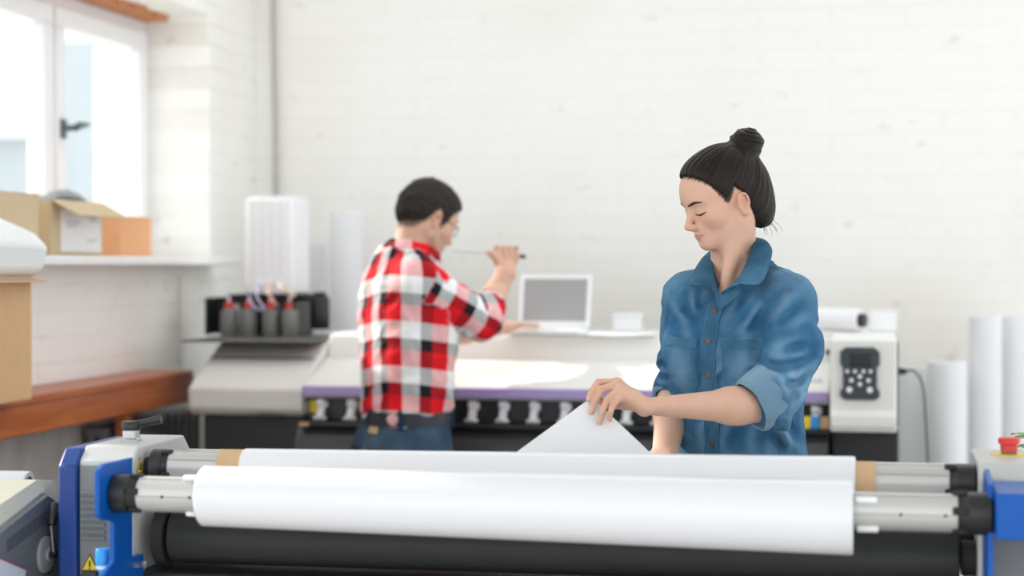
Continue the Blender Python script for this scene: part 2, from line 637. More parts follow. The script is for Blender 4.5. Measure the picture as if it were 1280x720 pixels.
# ------------------------------------------------------------------ boxes on the sill
def carton(name, x0, x1, y0, y1, z0, z1, mat, label, flaps=None, tape=True, rot=0.0, seam=None):
    """closed or open cardboard carton: walls with thickness, flaps as children"""
    c = thing(name, ((x0 + x1) / 2, (y0 + y1) / 2, z0), label, 'box')
    m = MB()
    t = .004
    if flaps is None:
        m.box(x0, x1, y0, y1, z0, z1)
    else:
        m.box(x0, x1, y0, y1, z0, z0 + t)
        m.box(x0, x0 + t, y0, y1, z0 + t, z1)
        m.box(x1 - t, x1, y0, y1, z0 + t, z1)
        m.box(x0 + t, x1 - t, y0, y0 + t, z0 + t, z1)
        m.box(x0 + t, x1 - t, y1 - t, y1, z0 + t, z1)
    m.build('carton_body', mat, c, bevel=.002)
    if flaps is None:
        for sgn in (0, 1):
            f = MB()
            xm = (x0 + x1) / 2
            a, b = (x0 + .001, xm - .001) if sgn == 0 else (xm + .001, x1 - .001)
            f.box(a, b, y0 + .001, y1 - .001, z1 + .0005, z1 + .004)
            f.build('flap', mat, c, bevel=.001)
    else:
        for side, ang, ln in flaps:
            f = MB()
            ca, sa = math.cos(math.radians(ang)), math.sin(math.radians(ang))
            if side == '+x':
                f.obox((x1 + ca * ln / 2, (y0 + y1) / 2, z1 + sa * ln / 2), (ca * ln / 2, 0, sa * ln / 2), (0, (y1 - y0) / 2 - .003, 0), (-sa * t / 2, 0, ca * t / 2))
            if side == '-x':
                f.obox((x0 - ca * ln / 2, (y0 + y1) / 2, z1 + sa * ln / 2), (ca * ln / 2, 0, -sa * ln / 2), (0, (y1 - y0) / 2 - .003, 0), (sa * t / 2, 0, ca * t / 2))
            if side == '+y':
                f.obox(((x0 + x1) / 2, y1 + ca * ln / 2, z1 + sa * ln / 2), ((x1 - x0) / 2 - .003, 0, 0), (0, ca * ln / 2, sa * ln / 2), (0, -sa * t / 2, ca * t / 2))
            if side == '-y':
                f.obox(((x0 + x1) / 2, y0 - ca * ln / 2, z1 + sa * ln / 2), ((x1 - x0) / 2 - .003, 0, 0), (0, ca * ln / 2, -sa * ln / 2), (0, sa * t / 2, ca * t / 2))
            f.build('flap', mat, c)
    if tape:
        xm = (x0 + x1) / 2
        MB().box(xm - .025, xm + .025, y0 - .0008, y0, z0 + .002, z1 - .002).build('tape', M['tan'], c, smooth=0)
    return c


SZ = 1.4745
carton('cardboard_box', -2.52, -2.385, 5.78, 6.05, SZ, SZ + .128, M['card_orange'], 'small plain orange carton at the sill end by the window jamb', tape=False)
bx = carton('cardboard_box', -2.50, -2.37, 5.22, 5.60, SZ, SZ + .165, M['card_pale'], 'pale open carton with a white shipping label on the sill',
            flaps=[('+x', -28, .10), ('-x', 80, .022)], tape=False)
M['print'] = plain('grey_print', (.45, .47, .50, 1), .7)
lb = MB()
lb.box(-2.37, -2.3695, 5.29, 5.585, SZ + .012, SZ + .14)
lbo = lb.build('shipping_label', M['paper'], bx, smooth=0)
for k, (a, b, z) in enumerate([(5.49, 5.56, .118), (5.50, 5.555, .108), (5.48, 5.54, .045), (5.54, 5.56, .05), (5.33, 5.43, .10), (5.33, 5.41, .088)]):
    pr = MB()
    pr.box(-2.3694, -2.369, a, b, SZ + z, SZ + z + .005)
    pr.build('print_line', M['print'], lbo, smooth=0)
MB().box(-2.3696, -2.3690, 5.45, 5.56, SZ + .141, SZ + .155).build('tape', M['yellow_tape'] if 'yellow_tape' in M else M['tan'], bx, smooth=0)
# grey bag stuffed in the open carton
bg = MB()
nn = 14
rr = []
for i in range(nn):
    s = i / (nn - 1)
    c = np.array([-2.45 + .05 * s, 5.33 + .22 * s, SZ + .165 + .020 * math.sin(PI * s)])
    r = .026 * math.sin(PI * min(1, s * .85 + .1)) + .006
    rr.append([c + np.array([math.cos(q) * r * .8, 0, math.sin(q) * r * (.45 + .2 * math.sin(3 * q + 5 * s))]) for q in np.linspace(0, 2 * PI, 16, endpoint=False)])
bg.rings(rr)
tag(bg.build('plastic_bag', plain('grey_blue_bag', (.48, .52, .56, 1), .35, noise=.3, nscale=25), smooth=180), 'crumpled grey bag spilling out of the pale open carton', 'bag')
carton('cardboard_box', -2.53, -2.375, 4.62, 5.15, SZ, SZ + .175, M['card_pale'], 'large pale tan carton on the sill next to the labelled carton', tape=True)

# big carton on the bench with white wrapped parcel on top
q0 = ATX(40, 490, -2.13)
bigy = float(q0[1])
bigbox = carton('cardboard_box', XL + .012, -2.13, bigy - .62, bigy, 1.1005, 1.412, M['card'], 'big brown open carton standing on the wooden bench',
                flaps=[('+x', -8, .045), ('-y', 60, .1)], tape=False)
pk = MB()
# faceted foam wrap lying over the carton's mouth
prof = [(-2.36, 1.412), (-2.13, 1.415), (-2.10, 1.43), (-2.085, 1.50), (-2.12, 1.535), (-2.22, 1.575), (-2.34, 1.60)]
rr = []
for k, (dy, s) in enumerate([(-.60, .92), (-.56, 1.0), (-.3, 1.03), (-.05, 1.0), (.012, .9)]):
    rr.append([np.array([x, bigy + dy + .004 * math.sin(9 * x + k), 1.414 + (z - 1.412) * s]) for x, z in prof])
pk.rings(rr)
tag(pk.build('foam_parcel', plain('white_foam_wrap', (.84, .85, .85, 1), .6, noise=.03, nscale=15), bevel=.012, segs=3),
    'white foam wrapped parcel lying on top of the big brown carton', 'parcel')
# ------------------------------------------------------------------ wide-format printer at the back
PX0, PXA, PXB, PX1 = -2.09, -1.72, -.12, .07
prn = thing('wide_format_printer', (-1.0, 5.95, 0), 'long off-white large-format printer with lilac strip by the brick wall', 'printer')
# left service cover
c = MB().prism([(5.625, .98), (5.60, 1.0), (5.60, 1.067), (5.885, 1.19), (5.93, 1.2), (6.36, 1.2), (6.36, .98)], 0, PX0, PXA)
cheek = c.build('end_cover', M['printer_grey'], prn, bevel=.01, segs=3)
MB().obox((PXA - .19, 5.79, 1.1505), (.17, 0, 0), (0, .0035, .0015), (0, -.0005, .001)).build('seam', M['printer_black'], cheek, smooth=0)
MB().box(PX0 + .22, PX0 + .30, 5.598, 5.625, .972, .982).build('grip', M['black_matt'], prn)
# cover over the carriage: sloped lid and rear beam
MB().prism([(5.605, 1.04), (5.598, 1.077), (5.62, 1.084), (5.86, 1.148), (5.862, 1.142), (5.862, 1.04)], 0, PXA + .002, PXB - .002).build('front_lid', M['printer_white'], prn, bevel=.004)
MB().prism([(5.868, 1.0), (5.868, 1.15), (5.90, 1.222), (5.92, 1.228), (6.36, 1.228), (6.36, 1.0)], 0, PXA + .002, PXB - .002).build('rear_beam', M['printer_white'], prn, bevel=.005)
MB().box(PXA + .004, PXB - .004, 5.583, 5.604, 1.046, 1.0765).build('lilac_strip', M['purple'], prn, bevel=.004)
# keyhole marks, latch on the lid
for px, py in ((384, 437), (1035, 440)):
    p = AT(px, py, 5.88)
    MB().obox(p - np.array([0, .012, 0]), (.006, 0, 0), (0, .004, 0), (0, 0, .008)).build('lock', M['printer_black'], prn)
# black platen band with pinch levers
MB().box(PXA + .002, PXB - .002, 5.64, 5.95, .97, 1.04).build('platen_band', M['printer_black'], prn, bevel=.003)
MB().box(PXA + .002, PXB - .002, 5.56, 5.64, .955, .969).build('media_shelf', M['black'], prn, bevel=.003)
k = 0
px = 402.0
while px < 1036:
    p = AT(px, 508, 5.62)
    x = float(p[0])
    m = MB()
    m.prism([(5.636, 1.034), (5.605, 1.036), (5.598, 1.02), (5.612, 1.012), (5.600, .992), (5.585, .985), (5.588, .976), (5.622, .978), (5.639, 1.0)], 0, x - .011, x + .011)
    m.box(x - .020, x + .020, 5.592, 5.615, .972, .982)
    m.box(x + .008, x + .019, 5.61, 5.639, 1.008, 1.03)
    m.build('pinch_lever', M['pvc'], prn, bevel=.003)
    px += 37.5 + k * .14
    k += 1
# warning stickers on the band
p = AT(393, 508, 5.639)
MB().box(p[0] - .014, p[0] + .014, 5.6385, 5.6395, p[2] - .019, p[2] + .019).build('warning_sticker', M['yellow'], prn, smooth=0)
p2 = p - np.array([.03, 0, 0])
MB().box(p2[0] - .009, p2[0] + .009, 5.6385, 5.6395, p2[2] - .017, p2[2] + .017).build('text_sticker', M['grey'], prn, smooth=0)
p = AT(383, 522, 5.6)
MB().box(p[0] - .011, p[0] + .02, 5.558, 5.5595, .956, .967).build('sticker', M['tan'], prn, smooth=0)
# curved apron and take-up under the platen
ap = []
for y, z in spline([(5.60, .955), (5.565, .92), (5.545, .86), (5.55, .78), (5.60, .68), (5.70, .60)], 14):
    ap.append((y, z))
ap += [(6.2, .60), (6.2, .955)]
MB().prism(ap, 0, PXA - .01, PXB - .004).build('apron', M['apron'], prn, smooth=40)
# stand
MB().box(PX0 + .03, PXA - .012, 5.66, 6.30, .10, .978).build('side_cabinet', M['printer_black'], prn, bevel=.006)
MB().box(PXB + .004, PX1 + .008, 5.64, 6.30, .10, .964).build('side_cabinet', M['printer_black'], prn, bevel=.006)
for x in (PX0 + .16, PX1 - .07):
    MB().box(x - .045, x + .045, 5.42, 6.5, .06, .10).build('foot_beam', M['printer_black'], prn, bevel=.005)
    for y in (5.5, 6.42):
        MB().cyl((x - .02, y, .032), (x + .02, y, .032), .032, n=20).build('castor', M['rubber'], prn)
MB().box(PX0 + .21, PX1 - .1, 5.92, 5.98, .16, .24).build('cross_beam', M['printer_black'], prn, bevel=.004)
# right-hand control tower
tw = MB().prism([(5.535, .966), (5.52, .985), (5.518, 1.015), (5.528, 1.03), (5.528, 1.232), (5.545, 1.24), (6.32, 1.24), (6.32, .966)], 0, PXB + .002, PX1)
tower = tw.build('control_tower', M['printer_white'], prn, bevel=.006, segs=3)
MB().box(PX1, PX1 + .007, 5.6, 6.28, .98, 1.22).build('side_vent', M['side_grey'], prn, bevel=.002)
# control panel: cut-corner plate, display, keys
cx, cz, hw, hh = XAT(1075, 5.52), 0, .0555, .0755
pc = AT(1075, 467, 5.525)
cx, cz = float(pc[0]), float(pc[2])
o = [(-.72, 1), (.72, 1), (1, .82), (1, .35), (.86, .22), (.86, -.55), (1, -.66), (1, -.86), (.78, -1), (-.78, -1), (-1, -.86), (-1, -.66), (-.86, -.55), (-.86, .22), (-1, .35), (-1, .82)]
pn = MB().prism([(cx + a * hw, cz + b * hh) for a, b in o], 1, 5.517, 5.528).build('control_panel', plain('slate_panel', (.045, .055, .06, 1), .4), prn, bevel=.002)
MB().box(cx - .030, cx + .032, 5.5155, 5.518, cz + .018, cz + .060).build('display', M['lcd'], pn, bevel=.001)
for bx_, bz_, r in [(-.036, .007, .005), (-.014, .007, .005), (.010, .007, .005), (.030, .007, .005), (0, -.008, .006), (-.024, -.019, .006), (.024, -.019, .006), (0, -.030, .006), (-.030, -.046, .0085), (.028, -.046, .0085)]:
    MB().cyl((cx + bx_, 5.518, cz + bz_), (cx + bx_, 5.513, cz + bz_), r, n=16).build('button', M['frost'], pn)
# coloured cartridge labels peeping out beside the tower
for px, mt in ((1008, 'yellow'), (1019, 'sky_blue'), (1031, 'tan')):
    p = AT(px, 522, 5.6)
    MB().box(p[0] - .0125, p[0] + .0125, 5.578, 5.60, .97, 1.005).build('cartridge_label', M[mt], prn, bevel=.002)
# little switch plate on the lid beside the tower
p = AT(1015, 477, 5.6)
MB().box(p[0] - .03, p[0] + .03, 5.60, 5.606, p[2] - .004, p[2] + .012).build('switch_plate', M['frost'], prn, bevel=.002)

# ------------------------------------------------------------------ ink supply on the printer's end cover
rack = thing('ink_rack', (-1.95, 6.05, 1.2), 'black ink rack with a flat tray on the end of the printer', 'rack')
TZ = 1.207
MB().box(-2.165, -1.735, 5.74, 6.34, 1.2005, TZ).build('tray', plain('dark_grey_tray', (.10, .105, .105, 1), .35), rack, bevel=.002)
xa, xb = XAT(268, 6.3), XAT(388, 6.3)
MB().box(xa, xb, 6.30, 6.33, TZ, 1.335).build('back_panel', M['black'], rack, bevel=.003)
MB().box(xa, xa + .012, 6.20, 6.30, TZ, 1.335).build('side_panel', M['black'], rack, bevel=.003)
MB().box(xb - .055, xb, 6.12, 6.30, TZ, 1.325).build('filter_box', M['black'], rack, bevel=.004)
xs = XAT(303, 6.3)
MB().box(xs, xb + .01, 6.14, 6.335, 1.3355, 1.347).build('top_shelf', M['black_matt'], rack, bevel=.002)
# tall frosted tank
x0, x1 = XAT(308, 6.15), XAT(366, 6.15)
tank = thing('ink_tank', ((x0 + x1) / 2, 6.24, 1.3475), 'tall frosted white tank standing on the ink rack shelf', 'tank')
tk = MB()
tk.box(x0, x1, 6.145, 6.345, 1.3476, 1.672)
tk.build('tank_body', M['frost'], tank, bevel=.008, segs=3)
for f in (.22, .42, .62, .82):
    xx = x0 + (x1 - x0) * f
    MB().box(xx - .004, xx + .004, 6.141, 6.1455, 1.42, 1.66).build('rib', M['frost'], tank, bevel=.001)
MB().box(x0 + .01, x1 - .01, 6.155, 6.335, 1.672, 1.680).build('tank_lid', M['pvc'], tank, bevel=.003)
for f in (.25, .5, .75):
    xx = x0 + (x1 - x0) * f
    MB().cyl((xx, 6.138, 1.385), (xx, 6.1445, 1.385), .012, n=16).build('valve', M['pvc'], tank)
# bottles
bpx = [286, 311, 338, 362]
blab = ['dark grey ink bottle nearest the rack end panel', 'dark grey ink bottle standing second from the rack end panel',
        'dark grey ink bottle standing third from the rack end panel', 'dark grey ink bottle farthest from the rack end panel']
bot = None
for i, px in enumerate(bpx):
    x = XAT(px, 6.13)
    if bot is None:
        bot = thing('ink_bottle', (x, 6.13, TZ), blab[i], 'bottle', 'grey ink bottles on the tray')
        b = (x, 6.13, TZ)
        MB().lathe(b, (0, 0, 1), [(0, .026), (.003, .0285), (.078, .0285), (.088, .024), (.092, .014), (.098, .014)], 24).build('bottle_body', M['bottle_grey'], bot, smooth=45)
        MB().lathe((x, 6.13, TZ + .096), (0, 0, 1), [(0, .016), (.016, .016), (.018, .0145)], 20).build('cap', M['red'], bot, smooth=45)
        MB().tube([(x, 6.13, TZ + .112), (x, 6.13, TZ + .135)], .005, n=8).build('spout', M['pvc'], bot)
        first = bot
    else:
        c = copy_tree(first)
        c.location = (x, 6.13, TZ)
        c['label'] = blab[i]
# supply tubes looping from the tank down to the bottles
tubes = [([(x0 + .05, 6.13, 1.385), (x0 + .06, 6.08, 1.34), (XAT(330, 6.08), 6.08, 1.30), (XAT(318, 6.09), 6.09, 1.305), (XAT(311, 6.13), 6.13, TZ + .135)], (.55, .50, .72, 1), 'violet thin tube looping between tank and bottle'),
         ([(x0 + .09, 6.13, 1.385), (x0 + .105, 6.07, 1.35), (XAT(345, 6.08), 6.08, 1.315), (XAT(338, 6.13), 6.13, TZ + .135)], (.85, .45, .38, 1), 'salmon thin tube running down to an ink bottle'),
         ([(x0 + .12, 6.13, 1.385), (x0 + .15, 6.07, 1.37), (XAT(368, 6.08), 6.08, 1.345), (XAT(362, 6.13), 6.13, TZ + .135)], (.88, .70, .50, 1), 'pale orange thin tube on the ink rack')]
for pts, colr, lab in tubes:
    tag(MB().tube(spline(pts, 24), .0045, n=8).build('ink_tube', plain('tube_' + lab.split()[0], colr, .3), smooth=180), lab, 'tube')
# white drain bottles between
for px, lab in ((297, 'small round white bottle between the first two ink bottles'), (347, 'small round white bottle among the ink bottles under the tank')):
    x = XAT(px, 6.2)
    b = thing('white_bottle', (x, 6.2, TZ), lab, 'bottle')
    MB().lathe((x, 6.2, TZ), (0, 0, 1), [(0, .018), (.004, .02), (.075, .02), (.09, .012)], 20).build('bottle_body', M['frost'], b, smooth=45)
    MB().lathe((x, 6.2, TZ + .088), (0, 0, 1), [(0, .013), (.018, .013)], 16).build('cap', M['pvc'], b, smooth=45)
# black canister beside the rack
x = XAT(400, 6.2)
can = thing('black_canister', (x, 6.2, 1.2285), 'black upright canister between ink rack and white roll', 'canister')
MB().lathe((x, 6.2, 1.2285), (0, 0, 1), [(0, .030), (.004, .033), (.105, .033), (.112, .028)], 28).build('canister_body', M['black'], can, smooth=40)
MB().lathe((x, 6.2, 1.3405), (0, 0, 1), [(0, .022), (.012, .022), (.014, .019)], 20).build('lid', M['black_matt'], can, smooth=40)

# ------------------------------------------------------------------ paper rolls
def paper_roll(a, b, r, label, group=None, core_r=.038, mat='paper'):
    a, b = np.array(a, float), np.array(b, float)
    L = float(np.linalg.norm(b - a))
    d = (b - a) / L
    t = thing('paper_roll', a if a[2] < b[2] else b, label, 'roll', group)
    MB().lathe(a, d, [(0, core_r), (0, r - .002), (.002, r), (L - .002, r), (L, r - .002), (L, core_r), (L * .5, core_r), (0, core_r)], 40, cap=False).build('paper', M[mat], t, smooth=40)
    MB().lathe(a, d, [(.004, core_r - .004), (.004, core_r - .0003), (L - .004, core_r - .0003), (L - .004, core_r - .004), (.004, core_r - .004)], 24, cap=False).build('core', M['tan'], t, smooth=40)
    return t


def standing(px, Y, r, ytop, label, zb=0.0, lean=0.0):
    x = XAT(px, Y)
    zc = Y * math.cos(YAW) - x * math.sin(YAW)
    zt = CAMZ + (330 - ytop) / FPX * zc
    return paper_roll((x, Y, zb), (x + lean, Y, zt), r, label, 'white paper rolls standing by the brick wall')


standing(434, 6.78, .062, 265, 'tall white paper roll standing upright behind the printer')
standing(399, 6.93, .036, 306, 'shorter slim white roll standing behind the tall upright roll')
standing(1143, 6.78, .062, 458, 'white paper roll standing beside the cable near the printer')
standing(1184, 6.62, .066, 452, 'thick white paper roll standing just behind the printer side roll')
standing(1232, 6.72, .056, 395, 'taller white paper roll second from the frame edge by the wall')
standing(1270, 6.86, .058, 395, 'tall white paper roll standing closest to the plant')

# roll lying on the printer with black end plug
ra, rb = AT(905, 411, 6.02), AT(1075, 412, 6.02)
zl = 1.2405 + .0365
la, lb_ = np.array([ra[0], 6.12, zl]), np.array([rb[0] + .0, 5.93, zl])
lying = paper_roll(la, lb_, .036, 'white roll with black end plug lying along the printer top', core_r=.019)
dd = (lb_ - la) / np.linalg.norm(lb_ - la)
MB().lathe(lb_ - dd * .02, dd, [(0, .0145), (.018, .0145), (.020, .021), (.036, .021), (.038, .018)], 24).build('end_plug', M['black'], lying, smooth=40)
# white box on the tower
p0, p1 = AT(1087, 418, 6.0), AT(1122, 418, 6.0)
wb = thing('white_carton', ((p0[0] + p1[0]) / 2 - .02, 6.05, 1.2405), 'small white carton on top of the printer control tower', 'box')
MB().box(p0[0], PX1 + .005, 6.0, 6.14, 1.2406, 1.30).build('carton_body', M['frost'], wb, bevel=.003)
MB().box(p0[0] + .001, PX1 + .004, 6.001, 6.139, 1.3003, 1.303).build('flap', M['frost'], wb, bevel=.001)

# ------------------------------------------------------------------ laptop and loose things on the printer
lp0 = np.array([XAT(690, 6.0), 6.0, 1.2285])
lap = thing('laptop', lp0, 'open white laptop with grey screen on the printer top', 'laptop')
ang = math.radians(-4)
ux, uy = np.array([math.cos(ang), math.sin(ang), 0]), np.array([-math.sin(ang), math.cos(ang), 0])
w2, d2 = .117, .165
bc = lp0 - uy * (d2 / 2 - .03)
MB().obox(bc + UP * .008, ux * w2, uy * d2 / 2, UP * .0075).build('laptop_base', M['pvc'], lap, bevel=.004, segs=3)
MB().obox(bc + UP * .0162 + uy * .022, ux * w2 * .9, uy * .042, UP * .0008).build('keyboard', M['frost'], lap, smooth=0)
MB().obox(bc + UP * .0162 - uy * .05, ux * .035, uy * .022, UP * .0006).build('trackpad', M['grey'], lap, smooth=0)
tl = math.radians(12)
sv = uy * math.sin(tl) + UP * math.cos(tl)
sn = -uy * math.cos(tl) + UP * math.sin(tl)
hb = bc + uy * (d2 / 2 - .002) + UP * .017
hgt = .172
lidp = MB().obox(hb + sv * hgt / 2, ux * w2, sv * hgt / 2, sn * .0045).build('screen_lid', M['pvc'], lap, bevel=.004, segs=3)
MB().obox(hb + sv * (hgt / 2 + .003) + sn * .0048, ux * (w2 - .012), sv * (hgt / 2 - .016), sn * .0006).build('screen', M['screen'], lidp, smooth=0)
MB().cyl(hb - ux * .09 - UP * .002, hb + ux * .09 - UP * .002, .005, n=12).build('hinge', M['grey'], lap)
# paper sheets sagging over the beam edge
def sheet(name, xa, xb, ya, yb, z, sag, label, cat='paper'):
    nu, nv = 16, 12
    P = np.zeros((nu, nv, 3))
    for i in range(nu):
        for j in range(nv):
            u, v = i / (nu - 1), j / (nv - 1)
            y = ya + (yb - ya) * v
            drop = max(0, 5.915 - y)
            P[i, j] = (xa + (xb - xa) * u, y, z - sag * (drop / .06) ** 1.6 * (.6 + .4 * math.sin(PI * u)) + .0006 * math.sin(9 * u))
    N = np.zeros_like(P)
    N[..., 2] = 1
    return tag(MB().slab(P, N, .0012).build(name, M['paper'], smooth=60), label, cat)


sheet('paper_sheet', XAT(722, 5.9), XAT(820, 5.9), 5.872, 6.1, 1.2295, .006, 'loose white paper sheet overhanging the printer beam by the laptop')
x = XAT(783, 6.2)
cb = thing('white_box', (x, 6.22, 1.2285), 'low white box on the printer behind the loose sheet', 'box')
MB().box(x - .045, x + .045, 6.20, 6.28, 1.2286, 1.275).build('carton_body', M['frost'], cb, bevel=.003)
MB().box(x - .047, x + .047, 6.198, 6.282, 1.2752, 1.285).build('lid', M['frost'], cb, bevel=.002)

# power cable from the tower to the floor
cbx = thing('power_cable', (PX1 + .03, 5.9, 0), 'dark power cable hanging from the printer side', 'cable')
a = np.array([PX1 + .0085, 5.9, AT(1125, 464, 5.9)[2]])
pts = [a + np.array([.02, 0, 0]), a + np.array([.05, -.01, 0.0]), a + np.array([.075, -.02, -.05]), a + np.array([.085, -.02, -.2]), (PX1 + .11, 5.86, .6), (PX1 + .16, 5.86, .2), (PX1 + .2, 5.9, .006), (PX1 + .35, 6.2, .006)]
MB().tube(spline(pts, 40), .0032, n=8).build('cord', M['cable'], cbx, smooth=180)
MB().tube([a, a + np.array([.012, 0, 0]), a + np.array([.028, 0, -.001])], [.011, .011, .006], n=12).build('plug', M['black'], cbx)
hp = MB().tube(spline([(PX1 + .009, 5.8, .80), (PX1 + .04, 5.8, .80), (PX1 + .075, 5.8, .79), (PX1 + .085, 5.8, .77)], 12), [.010] * 8 + [.008] * 4, n=12)
hp.build('side_lever', M['black'], prn, smooth=180)
# ------------------------------------------------------------------ roll laminator in front
lam = thing('roll_laminator', (-.58, 3.35, 0), 'large grey and blue roll laminator spanning the picture front', 'laminator')
HY0, HY1, HZ = 3.235, 3.53, 1.118
LXI, LXO, RXI, RXO = -1.312, -1.415, .175, .40


def housing(x0, x1, inner_is_max):
    m = MB().prism([(HY0, .12), (HY0, HZ - .026), (HY0 + .03, HZ), (HY1 - .035, HZ), (HY1, HZ - .03), (HY1, .12)], 0, x0, x1)
    return m.build('housing', M['grey'], lam, bevel=.004, segs=3)


hl = housing(LXO, LXI, True)
hr = housing(RXI, RXO, False)
# darker panels on the front faces, blue outer panels
MB().box(LXO + .002, LXI - .006, HY0 - .003, HY0 + .001, .14, HZ - .034).build('front_panel', M['grey_front'], hl, bevel=.001)
MB().box(RXI + .006, RXO - .002, HY0 - .003, HY0 + .001, .14, HZ - .034).build('front_panel', M['grey_front'], hr, bevel=.001)
for a, b in ((LXO - .036, LXO - .0005), (RXO + .0005, RXO + .036)):
    MB().prism([(HY0 - .012, .12), (HY0 - .012, HZ - .035), (HY0 + .02, HZ - .004), (HY1 - .035, HZ - .004), (HY1 - .002, HZ - .035), (HY1 - .002, .12)], 0, a, b).build('outer_panel', M['blue_dark'], lam, bevel=.004)
for x in (LXO + .02, RXI + .04):
    for y in (HY0 + .03, HY1 - .03):
        m = MB().cyl((x, y, 0), (x, y, .02), .03, n=20)
        m.cyl((x, y, .02), (x, y, .125), .012, n=12)
        m.build('levelling_foot', M['rubber'], lam, smooth=40)
# louvres
for k in range(8):
    p = ATX(106, 597 + k * 7.9, LXO + .012)
    z = HZ - .085 - k * .0118
    m = MB().prism([(HY0 - .003, z + .008), (HY0 - .010, z + .001), (HY0 - .003, z)], 0, LXO + .006, LXO + .052)
    m.build('louvre', M['grey_front'], hl)


def triangle(px, py, X, s, name='warning_triangle', plane='x', parent=None, Y=None):
    """yellow warning triangle with black rim and mark, on a plane X=const or Y=const"""
    if plane == 'x':
        c = ATX(px, py, X)
        e1, e2, n_ = np.array([0, 1.0, 0]), UP, np.array([1.0, 0, 0])
    else:
        c = AT(px, py, Y)
        e1, e2, n_ = np.array([1.0, 0, 0]), UP, np.array([0, -1.0, 0])
    def tri(sc, d0, d1):
        p = [c + e1 * (-.5 * sc) + e2 * (-.433 * sc), c + e1 * (.5 * sc) + e2 * (-.433 * sc), c + e2 * (.5 * sc)]
        m = MB()
        m.rings([[q + n_ * d0 for q in p], [q + n_ * d1 for q in p]])
        return m
    t = tri(s, 0, .0008).build(name, M['black_matt'], parent, smooth=0)
    tri(s * .82, .0009, .0012).build('yellow_face', M['yellow'], t, smooth=0)
    m = MB()
    if plane == 'x':      # a hand caught at rollers: slanted bars and a blob
        m.obox(c + n_ * .0016, e1 * s * .05 + e2 * s * .16, e1 * s * .05 - e2 * s * .02, n_ * .0003)
        m.obox(c + n_ * .0016 - e2 * s * .08, e1 * s * .17 + e2 * s * .10, e1 * -s * .03 + e2 * s * .05, n_ * .0003)
        m.lathe(c + n_ * .0013 - e2 * s * .22 + e1 * s * .12, n_, [(0, s * .08), (.0006, s * .08)], 12)
    else:
        m.obox(c + n_ * .0016 - e2 * s * .02, e1 * s * .045, e2 * s * .16, n_ * .0003)
        m.obox(c + n_ * .0016 - e2 * s * .28, e1 * s * .045, e2 * s * .04, n_ * .0003)
    m.build('mark', M['black_matt'], t, smooth=0)
    return t


triangle(174.5, 582, LXI + .0002, .034, parent=hl)
triangle(112.5, 704, None, .034, plane='y', parent=hl, Y=HY0 - .0035)
# ratchet lever on top
hx, hy = -1.366, 3.36
MB().lathe((hx, hy, HZ), (0, 0, 1), [(0, .019), (.004, .019), (.006, .0165), (.02, .0165)], 24).build('lever_socket', M['steel'], lam, smooth=40)
rl = MB().lathe((hx, hy, HZ + .02), (0, 0, 1), [(0, .0175), (.003, .0185), (.014, .0185), (.017, .016)], 24)
d = np.array([.95, .05, .20])
d /= np.linalg.norm(d)
h0 = np.array([hx, hy, HZ + .029])
rl.tube([h0, h0 + d * .024, h0 + d * .042, h0 + d * .060], [.008, .007, .0075, .0085], n=12)
rl.build('ratchet_lever', M['black'], lam, smooth=40)
# e-stop on the right housing
ex, ey = XAT(1262, 3.40), 3.40
es = MB().lathe((ex, ey, HZ), (0, 0, 1), [(0, .033), (.0012, .033)], 28).build('emergency_plate', M['yellow'], lam, smooth=0)
MB().lathe((ex, ey, HZ + .0012), (0, 0, 1), [(0, .0135), (.006, .0135), (.006, .0145), (.008, .0145)], 24).build('stop_collar', plain('brown_collar', (.28, .12, .07, 1), .5), lam, smooth=40)
MB().lathe((ex, ey, HZ + .009), (0, 0, 1), [(0, .0145), (.009, .0145), (.011, .0185), (.019, .0185), (.021, .0165)], 28).build('stop_button', M['red'], lam, smooth=35)

# blue plates that carry the front shaft
FY, FZ = 3.12, 1.05
BPX = -1.309
pl = [(124, 588), (131, 580), (166, 572), (166, 697), (180, 692), (180, 724), (126, 724), (143, 702), (143, 652), (131, 650), (124, 645)]
poly = [tuple(ATX(a, b, BPX + .009)[1:]) for a, b in pl]
MB().prism(poly, 0, BPX, BPX + .009).build('shaft_bracket', M['blue'], lam, bevel=.0015)
bolt = ATX(176, 705, BPX + .009)
MB().cyl(bolt, bolt + np.array([.012, 0, 0]), .006, n=6).build('bolt', M['steel'], lam)
bolt2 = ATX(168, 706, BPX + .009)
MB().cyl(bolt2, bolt2 + np.array([.010, 0, 0]), .005, n=6).build('bolt', M['steel'], lam)
BR = .192
m = MB()
m.prism([(3.05, 1.018), (3.05, 1.091), (HY0 - .004, 1.091), (HY0 - .004, 1.018)], 0, BR, BR + .19)
rb_ = m.build('shaft_bracket', M['blue'], lam, bevel=.003)
MB().prism([(3.10, .80), (3.10, 1.10), (HY0 - .02, 1.112), (HY0 - .004, 1.10), (HY0 - .004, .80)], 0, BR - .010, BR - .001).build('bracket_plate', M['blue'], lam, bevel=.001)

# front shaft: aluminium body, grooves, chucks, keys
SX0, SX1 = -1.25, .136
SR = .031
MB().lathe((SX0, FY, FZ), (1, 0, 0), [(0, SR - .002), (.002, SR), (SX1 - SX0 - .002, SR), (SX1 - SX0, SR - .002)], 40).build('front_shaft', M['alu'], lam, smooth=40)


def groove(y, z, r, x0, x1, ang, nm='scale_groove', mat='printer_black', w=.0007):
    c, s = math.cos(ang), math.sin(ang)
    nrm = np.array([0, -c, s])
    tg = np.array([0, s, c])
    p0 = np.array([(x0 + x1) / 2, y, z]) + nrm * (r + .0002)
    MB().obox(p0, ((x1 - x0) / 2, 0, 0), tg * w, nrm * .0004).build(nm, M[mat], lam, smooth=0)


